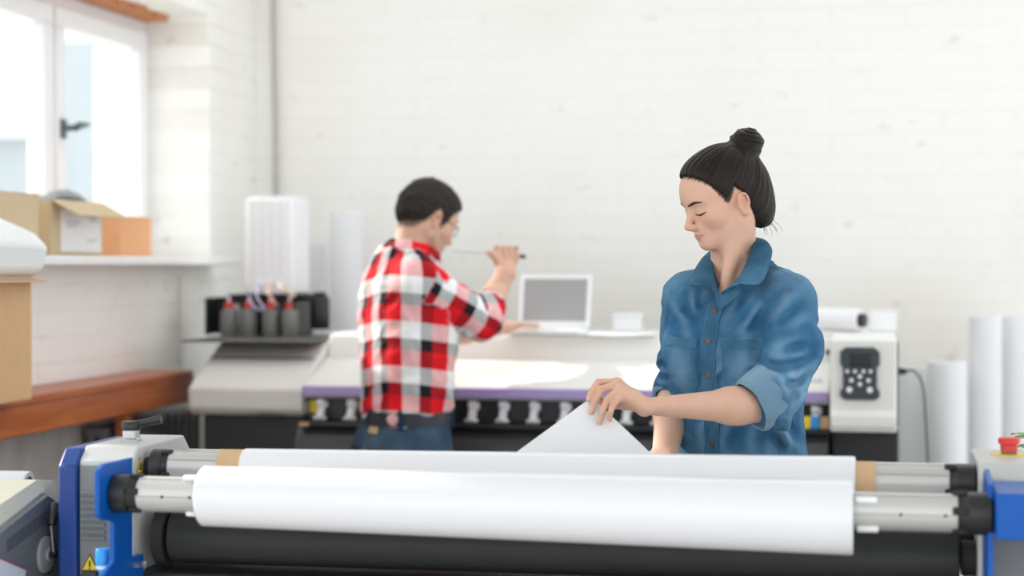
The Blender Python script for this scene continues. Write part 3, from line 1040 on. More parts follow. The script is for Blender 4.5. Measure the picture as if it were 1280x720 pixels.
M['groove'] = plain('groove_grey', (.30, .30, .29, 1), .5)
groove(FY, FZ, SR, SX0 + .002, SX1 - .002, math.radians(-2), mat='groove')
groove(FY, FZ, SR, SX0 + .002, SX1 - .002, math.radians(62), mat='groove')
for x in (SX0 + .05, SX0 + .10, SX1 - .02, SX1 - .09):
    nrm = np.array([0, -1.0, .0])
    p = np.array([x, FY - SR, FZ - .001])
    MB().cyl(p + np.array([0, .002, 0]), p - np.array([0, .0008, 0]), .0028, n=12).build('grub_screw', M['printer_black'], lam)


def chuck(x0, x1, y, z, r, jaw, flip):
    m = MB()
    L = x1 - x0
    if not flip:
        m.lathe((x0, y, z), (1, 0, 0), [(0, r * .86), (.003, r), (L * .55, r), (L * .6, r * .9), (L, r * .82)], 36)
    else:
        m.lathe((x0, y, z), (1, 0, 0), [(0, r * .82), (L * .3, r * .9), (L * .36, r), (L - .003, r), (L, r * .86)], 36)
    o = m.build('chuck', M['black'], lam, smooth=40)
    for k in range(jaw):
        j = MB()
        a = 2 * PI * k / jaw + .4
        nrm = np.array([0, math.cos(a), math.sin(a)])
        tg = np.array([0, -math.sin(a), math.cos(a)])
        xx = (x1 - L * .2) if not flip else (x0 + L * .15)
        j.obox(np.array([xx, y, z]) + nrm * r * .92, (L * .2, 0, 0), nrm * r * .12, tg * r * .18)
        j.build('jaw', M['black_matt'], o, bevel=.002)
    return o


chuck(-1.30, SX0 + .006, FY, FZ, .0335, 5, False)
chuck(SX1 - .006, BR - .0015, FY, FZ, .0345, 5, True)
for x, ang, ln in ((-1.152, 66, .03), (-1.148, -72, .03), (-.008, 38, .034), (-.006, -52, .034)):
    a = math.radians(ang)
    nrm = np.array([0, -math.cos(a), math.sin(a)])
    tg = np.array([0, math.sin(a), math.cos(a)])
    MB().obox(np.array([x, FY, FZ]) + nrm * (SR + .003), (ln / 2, 0, 0), nrm * .0035, tg * .005).build('shaft_key', M['pvc'], lam, bevel=.0015)

# rear shaft
BY, BZ = 3.30, 1.077
QX0, QX1 = -1.262, .13
MB().lathe((QX0, BY, BZ), (1, 0, 0), [(0, SR - .002), (.002, SR), (QX1 - QX0 - .002, SR), (QX1 - QX0, SR - .002)], 40).build('rear_shaft', M['alu'], lam, smooth=40)
groove(BY, BZ, SR, QX0 + .002, QX1 - .002, math.radians(32), mat='groove')
groove(BY, BZ, SR, QX0 + .002, QX1 - .002, math.radians(74), mat='groove')
MB().cyl((LXI + .0005, BY, BZ), (LXI + .014, BY, BZ), .018, n=20).build('shaft_stub', M['black_matt'], lam)
chuck(LXI + .013, QX0 + .006, BY, BZ, .033, 4, False)
chuck(QX1 - .006, RXI - .0005, BY, BZ, .034, 4, True)

# rubber rollers and the bed behind
RRY, RRZ = 3.31, .95
MB().lathe((-1.262, RRY, RRZ), (1, 0, 0), [(0, .044), (.004, .05), (1.405, .05), (1.409, .044)], 48).build('rubber_roller', M['rubber'], lam, smooth=40)
MB().lathe((-1.288, RRY, RRZ), (1, 0, 0), [(0, .055), (.022, .055)], 40).build('roller_flange', M['black_matt'], lam, smooth=40)
MB().lathe((.150, RRY, RRZ), (1, 0, 0), [(0, .03), (.025, .03)], 30).build('roller_bearing', M['black_matt'], lam, smooth=40)
MB().lathe((-1.31, RRY + .10, RRZ + .02), (1, 0, 0), [(0, .04), (.02, .046), (1.46, .046), (1.484, .04)], 40).build('pressure_roller', M['rubber'], lam, smooth=40)
MB().prism([(3.27, .30), (3.27, .885), (3.29, .892), (3.37, .892), (3.37, .30)], 0, LXI + .001, RXI - .001).build('lower_panel', M['printer_black'], lam, bevel=.004)
MB().box(LXI + .001, RXI - .001, 3.485, 3.505, 1.033, 1.091).build('tie_bar', M['alu'], lam, bevel=.003)
MB().box(LXI - .04, RXI + .04, 3.531, 3.80, 1.008, 1.031).build('bed', M['grey'], lam, bevel=.005)
MB().box(LXI + .001, RXI - .001, 3.506, 3.531, 1.008, 1.031).build('bed_front', M['grey'], lam, bevel=.003)
MB().box(LXI - .03, LXI + .0, 3.531, 3.78, .12, 1.007).build('bed_support', M['grey'], lam, bevel=.003)
MB().box(RXI, RXI + .03, 3.531, 3.78, .12, 1.007).build('bed_support', M['grey'], lam, bevel=.003)

# pressure regulator with blue cap, black knob
rgp = AT(128, 712, 3.14)
m = MB().lathe((rgp[0], 3.14, rgp[2] - .05), (0, 0, 1), [(0, .011), (.045, .0115), (.046, .012)], 24)
m.build('regulator_body', M['steel'], lam, smooth=40)
reg = MB().lathe((rgp[0], 3.14, rgp[2] - .004), (0, 0, 1), [(0, .0125), (.006, .0125)], 24).build('regulator_ring', M['sky_blue'], lam, smooth=40)
MB().lathe((rgp[0], 3.14, rgp[2] + .002), (0, 0, 1), [(0, .012), (.006, .012)], 24).build('regulator_band', M['pvc'], lam, smooth=40)
MB().lathe((rgp[0], 3.14, rgp[2] + .008), (0, 0, 1), [(0, .0122), (.027, .0118), (.029, .0105)], 24).build('regulator_cap', M['sky_blue'], lam, smooth=40)
kp = AT(111, 721, 3.13)
MB().cyl(kp + np.array([-.012, 0, -.002]), kp + np.array([.02, 0, 0]), .0125, n=20, bev=.003).build('knob', M['black'], lam, smooth=40)
MB().box(rgp[0] - .02, rgp[0] + .02, 3.14, HY0, rgp[2] - .065, rgp[2] - .05).build('regulator_mount', M['steel'], lam, bevel=.002)

# ------------------------------------------------------------------ rolls on the two shafts
def shaft_roll(x0, x1, ya, za, ra, yb, zb, rb, hole, label, core=None, mat='film'):
    t = thing('film_roll', ((x0 + x1) / 2, (ya + yb) / 2, min(za - ra, zb - rb)), label, 'roll')
    n, m_ = 56, 26
    outer, inner = [], []
    for i in range(m_):
        s = i / (m_ - 1)
        e = min(s, 1 - s) * (m_ - 1)
        rr = ra + (rb - ra) * s + (-.0025 if i in (0, m_ - 1) else 0)
        x = x0 + (x1 - x0) * (0 if i == 0 else 1 if i == m_ - 1 else (.003 + .994 * (i - 1) / (m_ - 3)))
        yy, zz = ya + (yb - ya) * s, za + (zb - za) * s
        outer.append([(x, yy + rr * math.cos(q), zz + rr * math.sin(q)) for q in np.linspace(0, 2 * PI, n, endpoint=False)])
        inner.append([(x, yy + hole * math.cos(q), zz + hole * math.sin(q)) for q in np.linspace(0, 2 * PI, n, endpoint=False)])
    mb = MB()
    mb.rings(outer + inner[::-1] + [outer[0]], cap=False)
    mb.build('film', M[mat], t, smooth=35)
    if core:
        for a, b in core:
            mm = MB().lathe((a, ya, za), (1, 0, 0), [(0, SR + .0004), (0, SR + .004), (b - a, SR + .004), (b - a, SR + .0004), (0, SR + .0004)], 40, cap=False)
            mm.build('core', M['tan'], t, smooth=40)
    return t


shaft_roll(-1.137, -.029, FY, FZ - .001, .0515, FY, FZ - .0115, .0615, .0435, 'thick glossy white roll on the front shaft of the laminator')
shaft_roll(-1.123, -.027, BY, BZ, .0365, BY, BZ, .0435, .0355, 'thin white roll with tan core ends on the rear shaft',
           core=[(XAT(277, BY), -1.1231), (-.0269, XAT(1095, BY))])

# ------------------------------------------------------------------ small cream laminator at the left edge
sm = thing('small_laminator', (-1.75, 3.3, 0), 'small cream desktop laminator with dial lever beside the blue panel', 'laminator')
SXF = -1.50
def YZ(px, py, X):
    return tuple(ATX(px, py, X)[1:])


g = [YZ(-40, 690, SXF), YZ(0, 666, SXF), YZ(60, 619, SXF), YZ(90, 638, SXF), YZ(104, 646, SXF)]
zb = .80
gy0, gy1 = g[0][0] - .02, g[-1][0]
MB().prism([(gy0, zb), g[0], g[1], g[2], g[3], g[4], (gy1, zb)], 0, SXF - .012, SXF).build('side_panel', M['side_grey'], sm, bevel=.002)
# cream shell: same outline pushed out, bevelled towards the panel
def off(p, d):
    return (p[0] + d[0], p[1] + d[1])


o1 = [(gy0 - .02, zb), off(g[0], (-.01, .022)), off(g[1], (-.006, .026)), YZ(46, 600, SXF - .035), YZ(67, 600, SXF - .035), off(g[3], (.006, .022)), off(g[4], (.01, .018)), (gy1 + .012, zb)]
i1 = [(gy0 - .004, zb), off(g[0], (-.002, .004)), off(g[1], (-.001, .004)), off(g[2], (-.004, .004)), off(g[2], (.003, .004)), off(g[3], (.002, .004)), off(g[4], (.002, .003)), (gy1 + .002, zb)]
m = MB()
m.rings([[(SXF - .012, y, z) for y, z in i1], [(SXF - .035, y, z) for y, z in o1], [(SXF - .10, y, z) for y, z in o1]])
m.build('shell', M['cream'], sm, bevel=.003, smooth=25)
# stand under it
MB().box(SXF - .60, SXF - .01, gy0, gy1, .74, zb).build('base', M['side_grey'], sm, bevel=.005)
for x in (SXF - .55, SXF - .06):
    for y in (gy0 + .05, gy1 - .05):
        MB().box(x - .02, x + .02, y - .02, y + .02, 0, .739).build('leg', M['printer_black'], sm)
# vent dots, a sloping band
for r_ in range(5):
    for c_ in range(14):
        u = c_ / 13
        a = np.array(ATX(12 + 46 * u - 2 * r_, 671 - 34 * u + 4.2 * r_, SXF))
        if r_ % 1 == 0:
            pass
dots = MB()
for r_ in range(6):
    for c_ in range(20):
        u = c_ / 19
        p = ATX(9 + 47 * u + .2 * r_, 676 - 36 * u + 2.6 * r_, SXF)
        dots.obox(p, (.0004, 0, 0), (0, .0012, 0), (0, 0, .0022))
dots.build('vent_grille', M['printer_black'], sm, smooth=0)
# dial with lever
dc = ATX(56, 693, SXF)
dl = MB().lathe(dc, (1, 0, 0), [(0, .034), (.006, .034), (.007, .030), (.008, .012), (.012, .012)], 40).build('dial', plain('grey_dial', (.36, .375, .37, 1), .45), sm, smooth=35)
tk_ = MB()
for k in range(11):
    a = math.radians(-100 + k * 17)
    p = dc + np.array([.004, math.cos(a) * .0345, math.sin(a) * .0345])
    tk_.obox(p, (.004, 0, 0), (0, math.cos(a) * .002, math.sin(a) * .002), (0, -math.sin(a) * .0025, math.cos(a) * .0025))
tk_.build('teeth', M['printer_black'], dl)
MB().cyl(dc + np.array([.012, 0, 0]), dc + np.array([.020, 0, 0]), .007, n=16).build('hub', M['black'], sm)
l0, l1, l2 = dc + np.array([.018, 0, 0]), ATX(64, 656, SXF + .022), ATX(71, 629, SXF + .022)
MB().tube([l0, l1], .0028, n=10).build('lever_rod', M['steel'], sm, smooth=60)
dv = (l2 - l1)
MB().tube([l1 - dv * .05, l1, l1 + dv * .3, l1 + dv * .85, l1 + dv * .98], [.006, .0085, .0095, .0125, .009], n=16).build('lever_grip', M['black'], sm, smooth=60)
# cross body and white roll
MB().lathe((SXF - .62, 3.28, 1.0), (1, 0, 0), [(0, .03), (.52, .03)], 24).build('feed_roller', M['rubber'], sm, smooth=40)
rc = ATX(32, 606, SXF - .10)
ry, rz = float(rc[1]) + .03, float(rc[2]) - .004
t = thing('film_roll', (SXF - .4, ry, rz - .026), 'small white roll on the cream desktop laminator', 'roll')
rx1 = SXF - .106
MB().lathe((rx1 - .45, ry, rz), (1, 0, 0), [(0, .012), (0, .027), (.448, .027), (.45, .0255), (.45, .017), (.40, .017), (.40, .012), (0, .012)], 36, cap=False).build('film', M['film'], t, smooth=35)
MB().lathe((rx1 - .45, ry, rz), (1, 0, 0), [(0, .006), (.452, .006), (.452, .0115), (0, .0115), (0, .006)], 24, cap=False).build('core', M['printer_black'], t, smooth=35)
MB().cyl((rx1 - .47, ry, rz), (rx1 + .01, ry, rz), .0055, n=12).build('roll_spindle', M['steel'], sm, smooth=60)
# white card with red border fixed to the panel
ca, cb_, cc = ATX(-14, 692, SXF + .004), ATX(33, 712, SXF + .004), ATX(29, 735, SXF + .004)
e1, e2 = cb_ - ca, cc - cb_
cn = np.array([1.0, 0, 0])
cd = MB().obox(ca + e1 / 2 + e2 / 2, e1 / 2, e2 / 2, cn * .0015).build('notice_card', plain('crimson_border', (.50, .03, .09, 1), .5), sm, smooth=0)
MB().obox(ca + e1 / 2 + e2 / 2 + cn * .0018, e1 / 2 * .93, e2 / 2 * .86, cn * .0005).build('card_face', plain('pale_card_face', (.62, .66, .70, 1), .4), cd, smooth=0)

# ------------------------------------------------------------------ potted plant at the right edge, behind the laminator
pX, pY = .40, 4.35
pot = thing('potted_plant', (pX, pY, 0), 'green leafy potted plant by the emergency stop button', 'plant')
MB().lathe((pX, pY, 0), (0, 0, 1), [(0, .10), (.01, .11), (.26, .14), (.26, .15), (.30, .15), (.30, .135), (.27, .13)], 36, cap=False).build('pot', M['terracotta'], pot, smooth=40)
MB().lathe((pX, pY, .255), (0, 0, 1), [(0, .05), (.005, .131), (.012, .02)], 30).build('soil', M['soil'], pot)
rng = random.Random(5)
st, lf = MB(), MB()
for k in range(14):
    a = 2 * PI * k / 14 + rng.random() * .4
    top = np.array([pX + math.cos(a) * (.03 + .05 * rng.random()), pY + math.sin(a) * .1, .97 + .10 * rng.random()])
    if k in (5, 6, 7, 8):
        top = np.array([.333 + .012 * (k - 5), pY - .06 + .035 * (k - 5), 1.045 + .012 * (k % 3)])
    b0 = np.array([pX + math.cos(a) * .03, pY + math.sin(a) * .03, .26])
    mid = (b0 + top) / 2 + np.array([math.cos(a) * .03, math.sin(a) * .03, .03])
    path = spline([b0, mid, top], 14)
    st.tube(path, list(np.linspace(.006, .0025, 14)), n=7)
    for j in range(3, 14):
        for s_ in ((0, 1) if j < 10 else (0, 1, 2, 3)):
            aa = a + j * 2.4 + s_ * PI + rng.random() * .6
            L = (.05 + .03 * rng.random()) * (1 if j < 10 else .62)
            dr = np.array([math.cos(aa), math.sin(aa), .35 + .3 * rng.random()])
            dr /= np.linalg.norm(dr)
            sd = np.cross(dr, UP)
            sd /= np.linalg.norm(sd)
            nm = np.cross(sd, dr)
            o0 = path[j]
            n_ = 6
            P = np.zeros((n_, 3, 3))
            for i in range(n_):
                u = i / (n_ - 1)
                wd = .017 * math.sin(PI * (u * .92 + .05)) ** .8
                c0 = o0 + dr * L * u - UP * .02 * u * u
                P[i, 0], P[i, 1], P[i, 2] = c0 - sd * wd + nm * .003, c0, c0 + sd * wd + nm * .003
            lf.slab(P, np.tile(nm, (n_, 3, 1)), .0007)
st.build('stems', M['leaf'], pot, smooth=60)
lf.build('leaves', M['leaf'], pot, smooth=60)
# ------------------------------------------------------------------ organic shapes: distance fields meshed by surface nets
_R = np.random.RandomState(11).rand(32, 32, 32).astype(np.float32) * 2 - 1


def noise3(P):
    """smooth periodic value noise, about -1..1"""
    i = np.floor(P).astype(np.int64)
    f = P - i
    f = f * f * (3 - 2 * f)
    x0, y0, z0 = (i[:, 0]) & 31, (i[:, 1]) & 31, (i[:, 2]) & 31
    x1, y1, z1 = (x0 + 1) & 31, (y0 + 1) & 31, (z0 + 1) & 31
    fx, fy, fz = f[:, 0], f[:, 1], f[:, 2]
    a = _R[x0, y0, z0] * (1 - fx) + _R[x1, y0, z0] * fx
    b = _R[x0, y1, z0] * (1 - fx) + _R[x1, y1, z0] * fx
    c = _R[x0, y0, z1] * (1 - fx) + _R[x1, y0, z1] * fx
    d = _R[x0, y1, z1] * (1 - fx) + _R[x1, y1, z1] * fx
    return (a * (1 - fy) + b * fy) * (1 - fz) + (c * (1 - fy) + d * fy) * fz


def smin(a, b, k):
    if k <= 0:
        return np.minimum(a, b)
    h = np.clip(.5 + .5 * (b - a) / k, 0, 1)
    return b * (1 - h) + a * h - k * h * (1 - h)


def smax(a, b, k):
    return -smin(-a, -b, k)


def caps(a, b, ra, rb=None):
    a, b = np.array(a, float), np.array(b, float)
    rb = ra if rb is None else rb
    ab = b - a
    L2 = float(ab @ ab) + 1e-12

    def f(P):
        t = np.clip((P - a) @ ab / L2, 0, 1)
        q = P - a - t[:, None] * ab
        return np.sqrt((q * q).sum(1)) - (ra + (rb - ra) * t)
    return f


def sph(c, r):
    c = np.array(c, float)
    return lambda P: np.sqrt(((P - c) ** 2).sum(1)) - r


def ell(c, r, ax=None):
    """ellipsoid; ax: rows = unit axes"""
    c, r = np.array(c, float), np.array(r, float)
    A = np.eye(3) if ax is None else np.array(ax, float)

    def f(P):
        q = (P - c) @ A.T
        k0 = np.sqrt(((q / r) ** 2).sum(1))
        k1 = np.sqrt(((q / (r * r)) ** 2).sum(1)) + 1e-9
        return k0 * (k0 - 1) / k1
    return f


def ecaps(a, b, wa, wb, ha, hb, side):
    """capsule with an elliptical section: half-width w along `side`, half-height h across"""
    a, b = np.array(a, float), np.array(b, float)
    d = b - a
    L = np.linalg.norm(d)
    d = d / L
    s = np.array(side, float)
    s = s - d * (s @ d)
    s /= np.linalg.norm(s)
    t2 = np.cross(d, s)

    def f(P):
        q = P - a
        t = np.clip(q @ d / L, 0, 1)
        w = wa + (wb - wa) * t
        h = ha + (hb - ha) * t
        x, y, z = q @ s, q @ t2, q @ d - t * L
        m = np.minimum(w, h)
        k0 = np.sqrt((x / w) ** 2 + (y / h) ** 2 + (z / m) ** 2)
        k1 = np.sqrt((x / w ** 2) ** 2 + (y / h ** 2) ** 2 + (z / m ** 2) ** 2) + 1e-9
        return k0 * (k0 - 1) / k1
    return f


class Frame:
    """right-handed local frame: x = the figure's left, y = its front, z = up"""
    def __init__(self, o, f0, pitch=0.0, s=1.0, roll=0.0):
        self.o = np.array(o, float)
        f0 = np.array(f0, float)
        f0 /= np.linalg.norm(f0)
        f = f0 * math.cos(pitch) - UP * math.sin(pitch)
        u = UP * math.cos(pitch) + f0 * math.sin(pitch)
        l = np.cross(u, f) * -1
        l = np.cross(f, u) * 1.0
        # left of somebody who looks along f with u up
        l = np.cross(u, f)
        if roll:
            l, u = l * math.cos(roll) + u * math.sin(roll), u * math.cos(roll) - l * math.sin(roll)
        self.A = np.array([l, f, u])
        self.s = s
        self.zn = 1.0        # shortens what lies below the origin

    def w(self, x, y, z):
        return self.o + self.s * (self.A.T @ np.array([x, y, z * self.zn if z < 0 else z], float))

    def loc(self, P):
        q = (P - self.o) @ self.A.T / self.s
        if self.zn != 1.0:
            q[:, 2] = np.where(q[:, 2] < 0, q[:, 2] / self.zn, q[:, 2])
        return q

    def ell(self, c, r, ax=None):
        A = self.A if ax is None else np.array(ax, float) @ self.A
        return ell(self.w(*c), np.array(r) * self.s, A)

    def sph(self, c, r):
        return sph(self.w(*c), r * self.s)

    def caps(self, a, b, ra, rb=None):
        return caps(self.w(*a), self.w(*b), ra * self.s, (ra if rb is None else rb) * self.s)


def loft(fr, keys, n=2.3):
    """stack of super-elliptic sections: keys (z, cx, cy, rx, ry) in frame fr"""
    K = np.array(keys, float)
    zz = np.linspace(K[0, 0], K[-1, 0], 240)
    idx = np.interp(zz, K[:, 0], np.arange(len(K)))
    sm = spline(K, (len(K) - 1) * 40 + 1)
    tab = np.stack([np.interp(idx * 40, np.arange(len(sm)), sm[:, c]) for c in range(1, 5)], 1)

    def f(P):
        q = fr.loc(P)
        z = q[:, 2]
        v = [np.interp(z, zz, tab[:, c]) for c in range(4)]
        rx, ry = v[2], v[3]
        e = (np.abs((q[:, 0] - v[0]) / rx) ** n + np.abs((q[:, 1] - v[1]) / ry) ** n) ** (1 / n)
        d = (e - 1) * np.minimum(rx, ry)
        return np.maximum(np.maximum(d, z - K[-1, 0]), K[0, 0] - z) * fr.s
    return f


class Sdf:
    def __init__(self):
        self.p = []          # (fn, k, op)
        self.disp = None     # extra outward offset, metres

    def add(self, fn, k=0.0):
        self.p.append((fn, k, 1))
        return self

    def sub(self, fn, k=0.0):
        self.p.append((fn, k, -1))
        return self

    def cut(self, fn, k=0.0):
        """keep only where fn < 0"""
        self.p.append((fn, k, 2))
        return self

    def __call__(self, P, only=None):
        d = None
        for i, (fn, k, op) in enumerate(self.p):
            if only is not None and not only[i]:
                continue
            v = fn(P)
            if op == 1:
                d = v if d is None else smin(d, v, k)
            elif op == -1:
                if d is not None:
                    d = smax(d, -v, k)
            else:
                if d is not None:
                    d = smax(d, v, k)
        if d is None:
            d = np.full(len(P), 1.0)
        if self.disp is not None:
            d = d - self.disp(P)
        return d

    def mesh(self, lo, hi, h, B=16, slack=0.02):
        lo, hi = np.array(lo, float), np.array(hi, float)
        nb = np.ceil((hi - lo) / (h * B)).astype(int)
        R = .5 * math.sqrt(3) * B * h
        gi = np.stack(np.meshgrid(*[np.arange(n) for n in nb], indexing='ij'), -1).reshape(-1, 3)
        C = lo + (gi + .5) * B * h
        vals = np.stack([fn(C) for fn, k, op in self.p], 1)
        ops = np.array([op for _, _, op in self.p])
        ks = np.array([k for _, k, _ in self.p])
        dm = vals[:, ops == 1].min(1)
        tot = self(C)
        keep = (np.abs(tot) < R + slack + ks.max() * .5)
        gi, C, vals, dm = gi[keep], C[keep], vals[keep], dm[keep]
        r = np.arange(B + 1)
        off = np.stack(np.meshgrid(r, r, r, indexing='ij'), -1).reshape(-1, 3) * h
        corner = [(0, 0, 0), (1, 0, 0), (0, 1, 0), (1, 1, 0), (0, 0, 1), (1, 0, 1), (0, 1, 1), (1, 1, 1)]
        edges = [(0, 1), (2, 3), (4, 5), (6, 7), (0, 2), (1, 3), (4, 6), (5, 7), (0, 4), (1, 5), (2, 6), (3, 7)]
        cv = np.array(corner, float)
        N = (nb * B + 2).astype(np.int64)
        K_all, V_all, E_all = [], [], []
        for b in range(len(gi)):
            only = np.where(ops == 1, vals[b] - R < dm[b] + R + ks + .004, np.where(ops == -1, vals[b] - 2 * R - ks < .004, True))
            P = lo + gi[b] * B * h + off
            D = self(P, only).reshape(B + 1, B + 1, B + 1)
            S = D < 0
            if S.all() or not S.any():
                continue
            c8 = np.stack([D[x:x + B, y:y + B, z:z + B] for x, y, z in corner], -1)
            s8 = c8 < 0
            m = s8.any(-1) & ~s8.all(-1)
            idx = np.argwhere(m)
            if len(idx):
                c = c8[m]
                s = s8[m]
                acc = np.zeros((len(idx), 3))
                cnt = np.zeros(len(idx))
                for e0, e1 in edges:
                    x = s[:, e0] != s[:, e1]
                    if not x.any():
                        continue
                    t = c[x, e0] / (c[x, e0] - c[x, e1])
                    acc[x] += cv[e0] + t[:, None] * (cv[e1] - cv[e0])
                    cnt[x] += 1
                gidx = idx + gi[b] * B
                V_all.append(lo + (gidx + acc / cnt[:, None]) * h)
                K_all.append((gidx[:, 0] * N[1] + gidx[:, 1]) * N[2] + gidx[:, 2])
            g0 = gi[b] * B
            for ax in range(3):
                sl0 = [slice(0, B)] * 3
                sl1 = [slice(0, B)] * 3
                sl1[ax] = slice(1, B + 1)
                a, bb = S[tuple(sl0)], S[tuple(sl1)]
                e = np.argwhere(a != bb)
                if len(e):
                    E_all.append(np.concatenate([e + g0, np.full((len(e), 1), ax), a[tuple(e.T)][:, None].astype(int)], 1))
        keys = np.concatenate(K_all)
        V = np.concatenate(V_all)
        o = np.argsort(keys)
        keys, V = keys[o], V[o]
        E = np.concatenate(E_all)
        F = []
        for ax in range(3):
            e = E[E[:, 3] == ax]
            u, v = [(1, 2), (2, 0), (0, 1)][ax]
            q = []
            ok = np.ones(len(e), bool)
            for du, dv in ((0, 0), (-1, 0), (-1, -1), (0, -1)):
                c = e[:, :3].copy()
                c[:, u] += du
                c[:, v] += dv
                ok &= (c >= 0).all(1)
                k = (c[:, 0] * N[1] + c[:, 1]) * N[2] + c[:, 2]
                j = np.searchsorted(keys, k)
                j = np.minimum(j, len(keys) - 1)
                ok &= keys[j] == k
                q.append(j)
            q = np.stack(q, 1)
            flip = e[:, 4] == 0
            q[flip] = q[flip][:, ::-1]
            F.append(q[ok])
        return V, np.concatenate(F)

    def hit(self, O, D, t0, t1, n=48):
        """first surface point from O along D (arrays), bisected; returns points"""
        O = np.atleast_2d(O).astype(float)
        D = np.broadcast_to(np.array(D, float), O.shape)
        ts = np.linspace(t0, t1, n)
        vals = np.stack([self(O + D * t) for t in ts], 1)
        neg = vals < 0
        first = np.where(neg.any(1), neg.argmax(1), n - 1)
        first = np.maximum(first, 1)
        lo_, hi_ = ts[first - 1], ts[first]
        for _ in range(14):
            m = (lo_ + hi_) / 2
            v = self(O + D * m[:, None])
            hi_ = np.where(v < 0, m, hi_)
            lo_ = np.where(v < 0, lo_, m)
        return O + D * hi_[:, None]

    def normal(self, P, e=.0015):
        P = np.atleast_2d(P)
        g = np.stack([self(P + np.eye(3)[i] * e) - self(P - np.eye(3)[i] * e) for i in range(3)], 1)
        return g / (np.linalg.norm(g, axis=1, keepdims=True) + 1e-9)


def smesh(sdf, lo, hi, h, name, mat, parent, attrs=None, relax=2, **kw):
    V, F = sdf.mesh(lo, hi, h, **kw)
    # light Laplacian relax takes the voxel stair-steps out
    if relax:
        e = np.concatenate([F[:, [0, 1]], F[:, [1, 2]], F[:, [2, 3]], F[:, [3, 0]]])
        for it in range(relax):
            acc = np.zeros_like(V)
            cnt = np.zeros(len(V))
            for a, b in ((0, 1), (1, 0)):
                for c in range(3):
                    acc[:, c] += np.bincount(e[:, a], V[e[:, b], c], len(V))
                cnt += np.bincount(e[:, a], minlength=len(V))
            V = V + .5 * (acc / np.maximum(cnt, 1)[:, None] - V)
    at = attrs(V) if attrs else None
    return make(name, V, F, mat, parent, smooth=180, attrs=at, fix=False)


def on_surface(sdf, P, N, th, name, mat, parent, dist=.12, lift=.0, smooth=60, attrs=None):
    """thin patch laid on an sdf: P (nu,nv,3) start points outside, N common inward direction"""
    nu, nv = P.shape[:2]
    Q = sdf.hit(P.reshape(-1, 3), N, 0, dist)
    nn = sdf.normal(Q)
    Q = (Q + nn * lift).reshape(nu, nv, 3)
    mb = MB().slab(Q, nn.reshape(nu, nv, 3), th)
    return mb.build(name, mat, parent, smooth=smooth, attrs=attrs), Q, nn.reshape(nu, nv, 3)


class Folds:
    """creases of cloth: raised lines with a hollow on either side, given in the level plane that faces the camera"""
    def __init__(self, zc, lines):
        self.L = []
        for pts, w_, h_ in lines:
            P = np.array([W(a, b, zc) for a, b in pts])
            Q = np.stack([P @ CR, P[:, 2]], 1)
            Q = np.stack([np.interp(np.linspace(0, 1, 9), np.linspace(0, 1, 40), spline(Q, 40)[:, c]) for c in (0, 1)], 1) if len(Q) > 2 else Q
            self.L.append((Q, w_, h_))

    def __call__(self, P):
        q = np.stack([P @ CR, P[:, 2]], 1)
        c, out = q.mean(0), np.zeros(len(P))
        R = np.abs(q - c).max()
        for Q, w_, h_ in self.L:
            ext = np.abs(Q - c).min(0)
            lo_, hi_ = Q.min(0) - 4 * w_ - R, Q.max(0) + 4 * w_ + R
            if (c < lo_).any() or (c > hi_).any():
                continue
            best = np.full(len(P), 9.0)
            tt = np.zeros(len(P))
            n = len(Q) - 1
            for i in range(n):
                ab = Q[i + 1] - Q[i]
                t = np.clip((q - Q[i]) @ ab / (ab @ ab + 1e-12), 0, 1)
                d = ((q - Q[i] - t[:, None] * ab) ** 2).sum(1)
                m = d < best
                best = np.where(m, d, best)
                tt = np.where(m, (i + t) / n, tt)
            d = np.sqrt(best)
            prof = np.exp(-(d / w_) ** 2) - .55 * np.exp(-((d - 2.0 * w_) / w_) ** 2)
            out += h_ * prof * np.sin(PI * np.clip(tt * .86 + .07, 0, 1)) ** .7
        return out


# ------------------------------------------------------------------ cloth, skin and hair materials
def skin_mat(name, base, lip):
    t = NT(name)
    t.set(Roughness=.5)
    t.b.inputs['Specular IOR Level'].default_value = .35
    t.b.inputs['Subsurface Weight'].default_value = .12
    t.b.inputs['Subsurface Radius'].default_value = (.012, .005, .003)
    t.b.inputs['Subsurface Scale'].default_value = .6
    a = t.n('ShaderNodeAttribute', attribute_name='lip')
    b = t.n('ShaderNodeAttribute', attribute_name='flush')
    co = t.n('ShaderNodeTexCoord')
    nz = t.n('ShaderNodeTexNoise', i_Scale=45.0, i_Detail=4.0)
    t.l(co, 'Object', nz, 'Vector')
    m0 = t.n('ShaderNodeMix', data_type='RGBA')
    m0.inputs['A'].default_value = base
    m0.inputs['B'].default_value = tuple(c * f for c, f in zip(base[:3], (.93, .87, .84))) + (1,)
    t.l(nz, 'Fac', m0, 'Factor')
    m1 = t.n('ShaderNodeMix', data_type='RGBA')
    t.t.links.new(m0.outputs['Result'], m1.inputs['A'])
    m1.inputs['B'].default_value = (base[0] * .95, base[1] * .66, base[2] * .60, 1)
    t.l(b, 'Fac', m1, 'Factor')
    m2 = t.n('ShaderNodeMix', data_type='RGBA')
    t.t.links.new(m1.outputs['Result'], m2.inputs['A'])
    m2.inputs['B'].default_value = lip
    t.l(a, 'Fac', m2, 'Factor')
    hr = t.n('ShaderNodeAttribute', attribute_name='roots')
    m3 = t.n('ShaderNodeMix', data_type='RGBA')
    t.t.links.new(m2.outputs['Result'], m3.inputs['A'])
    m3.inputs['B'].default_value = (.014, .009, .007, 1)
    t.l(hr, 'Fac', m3, 'Factor')
    t.t.links.new(m3.outputs['Result'], t.b.inputs['Base Color'])
    return t.m


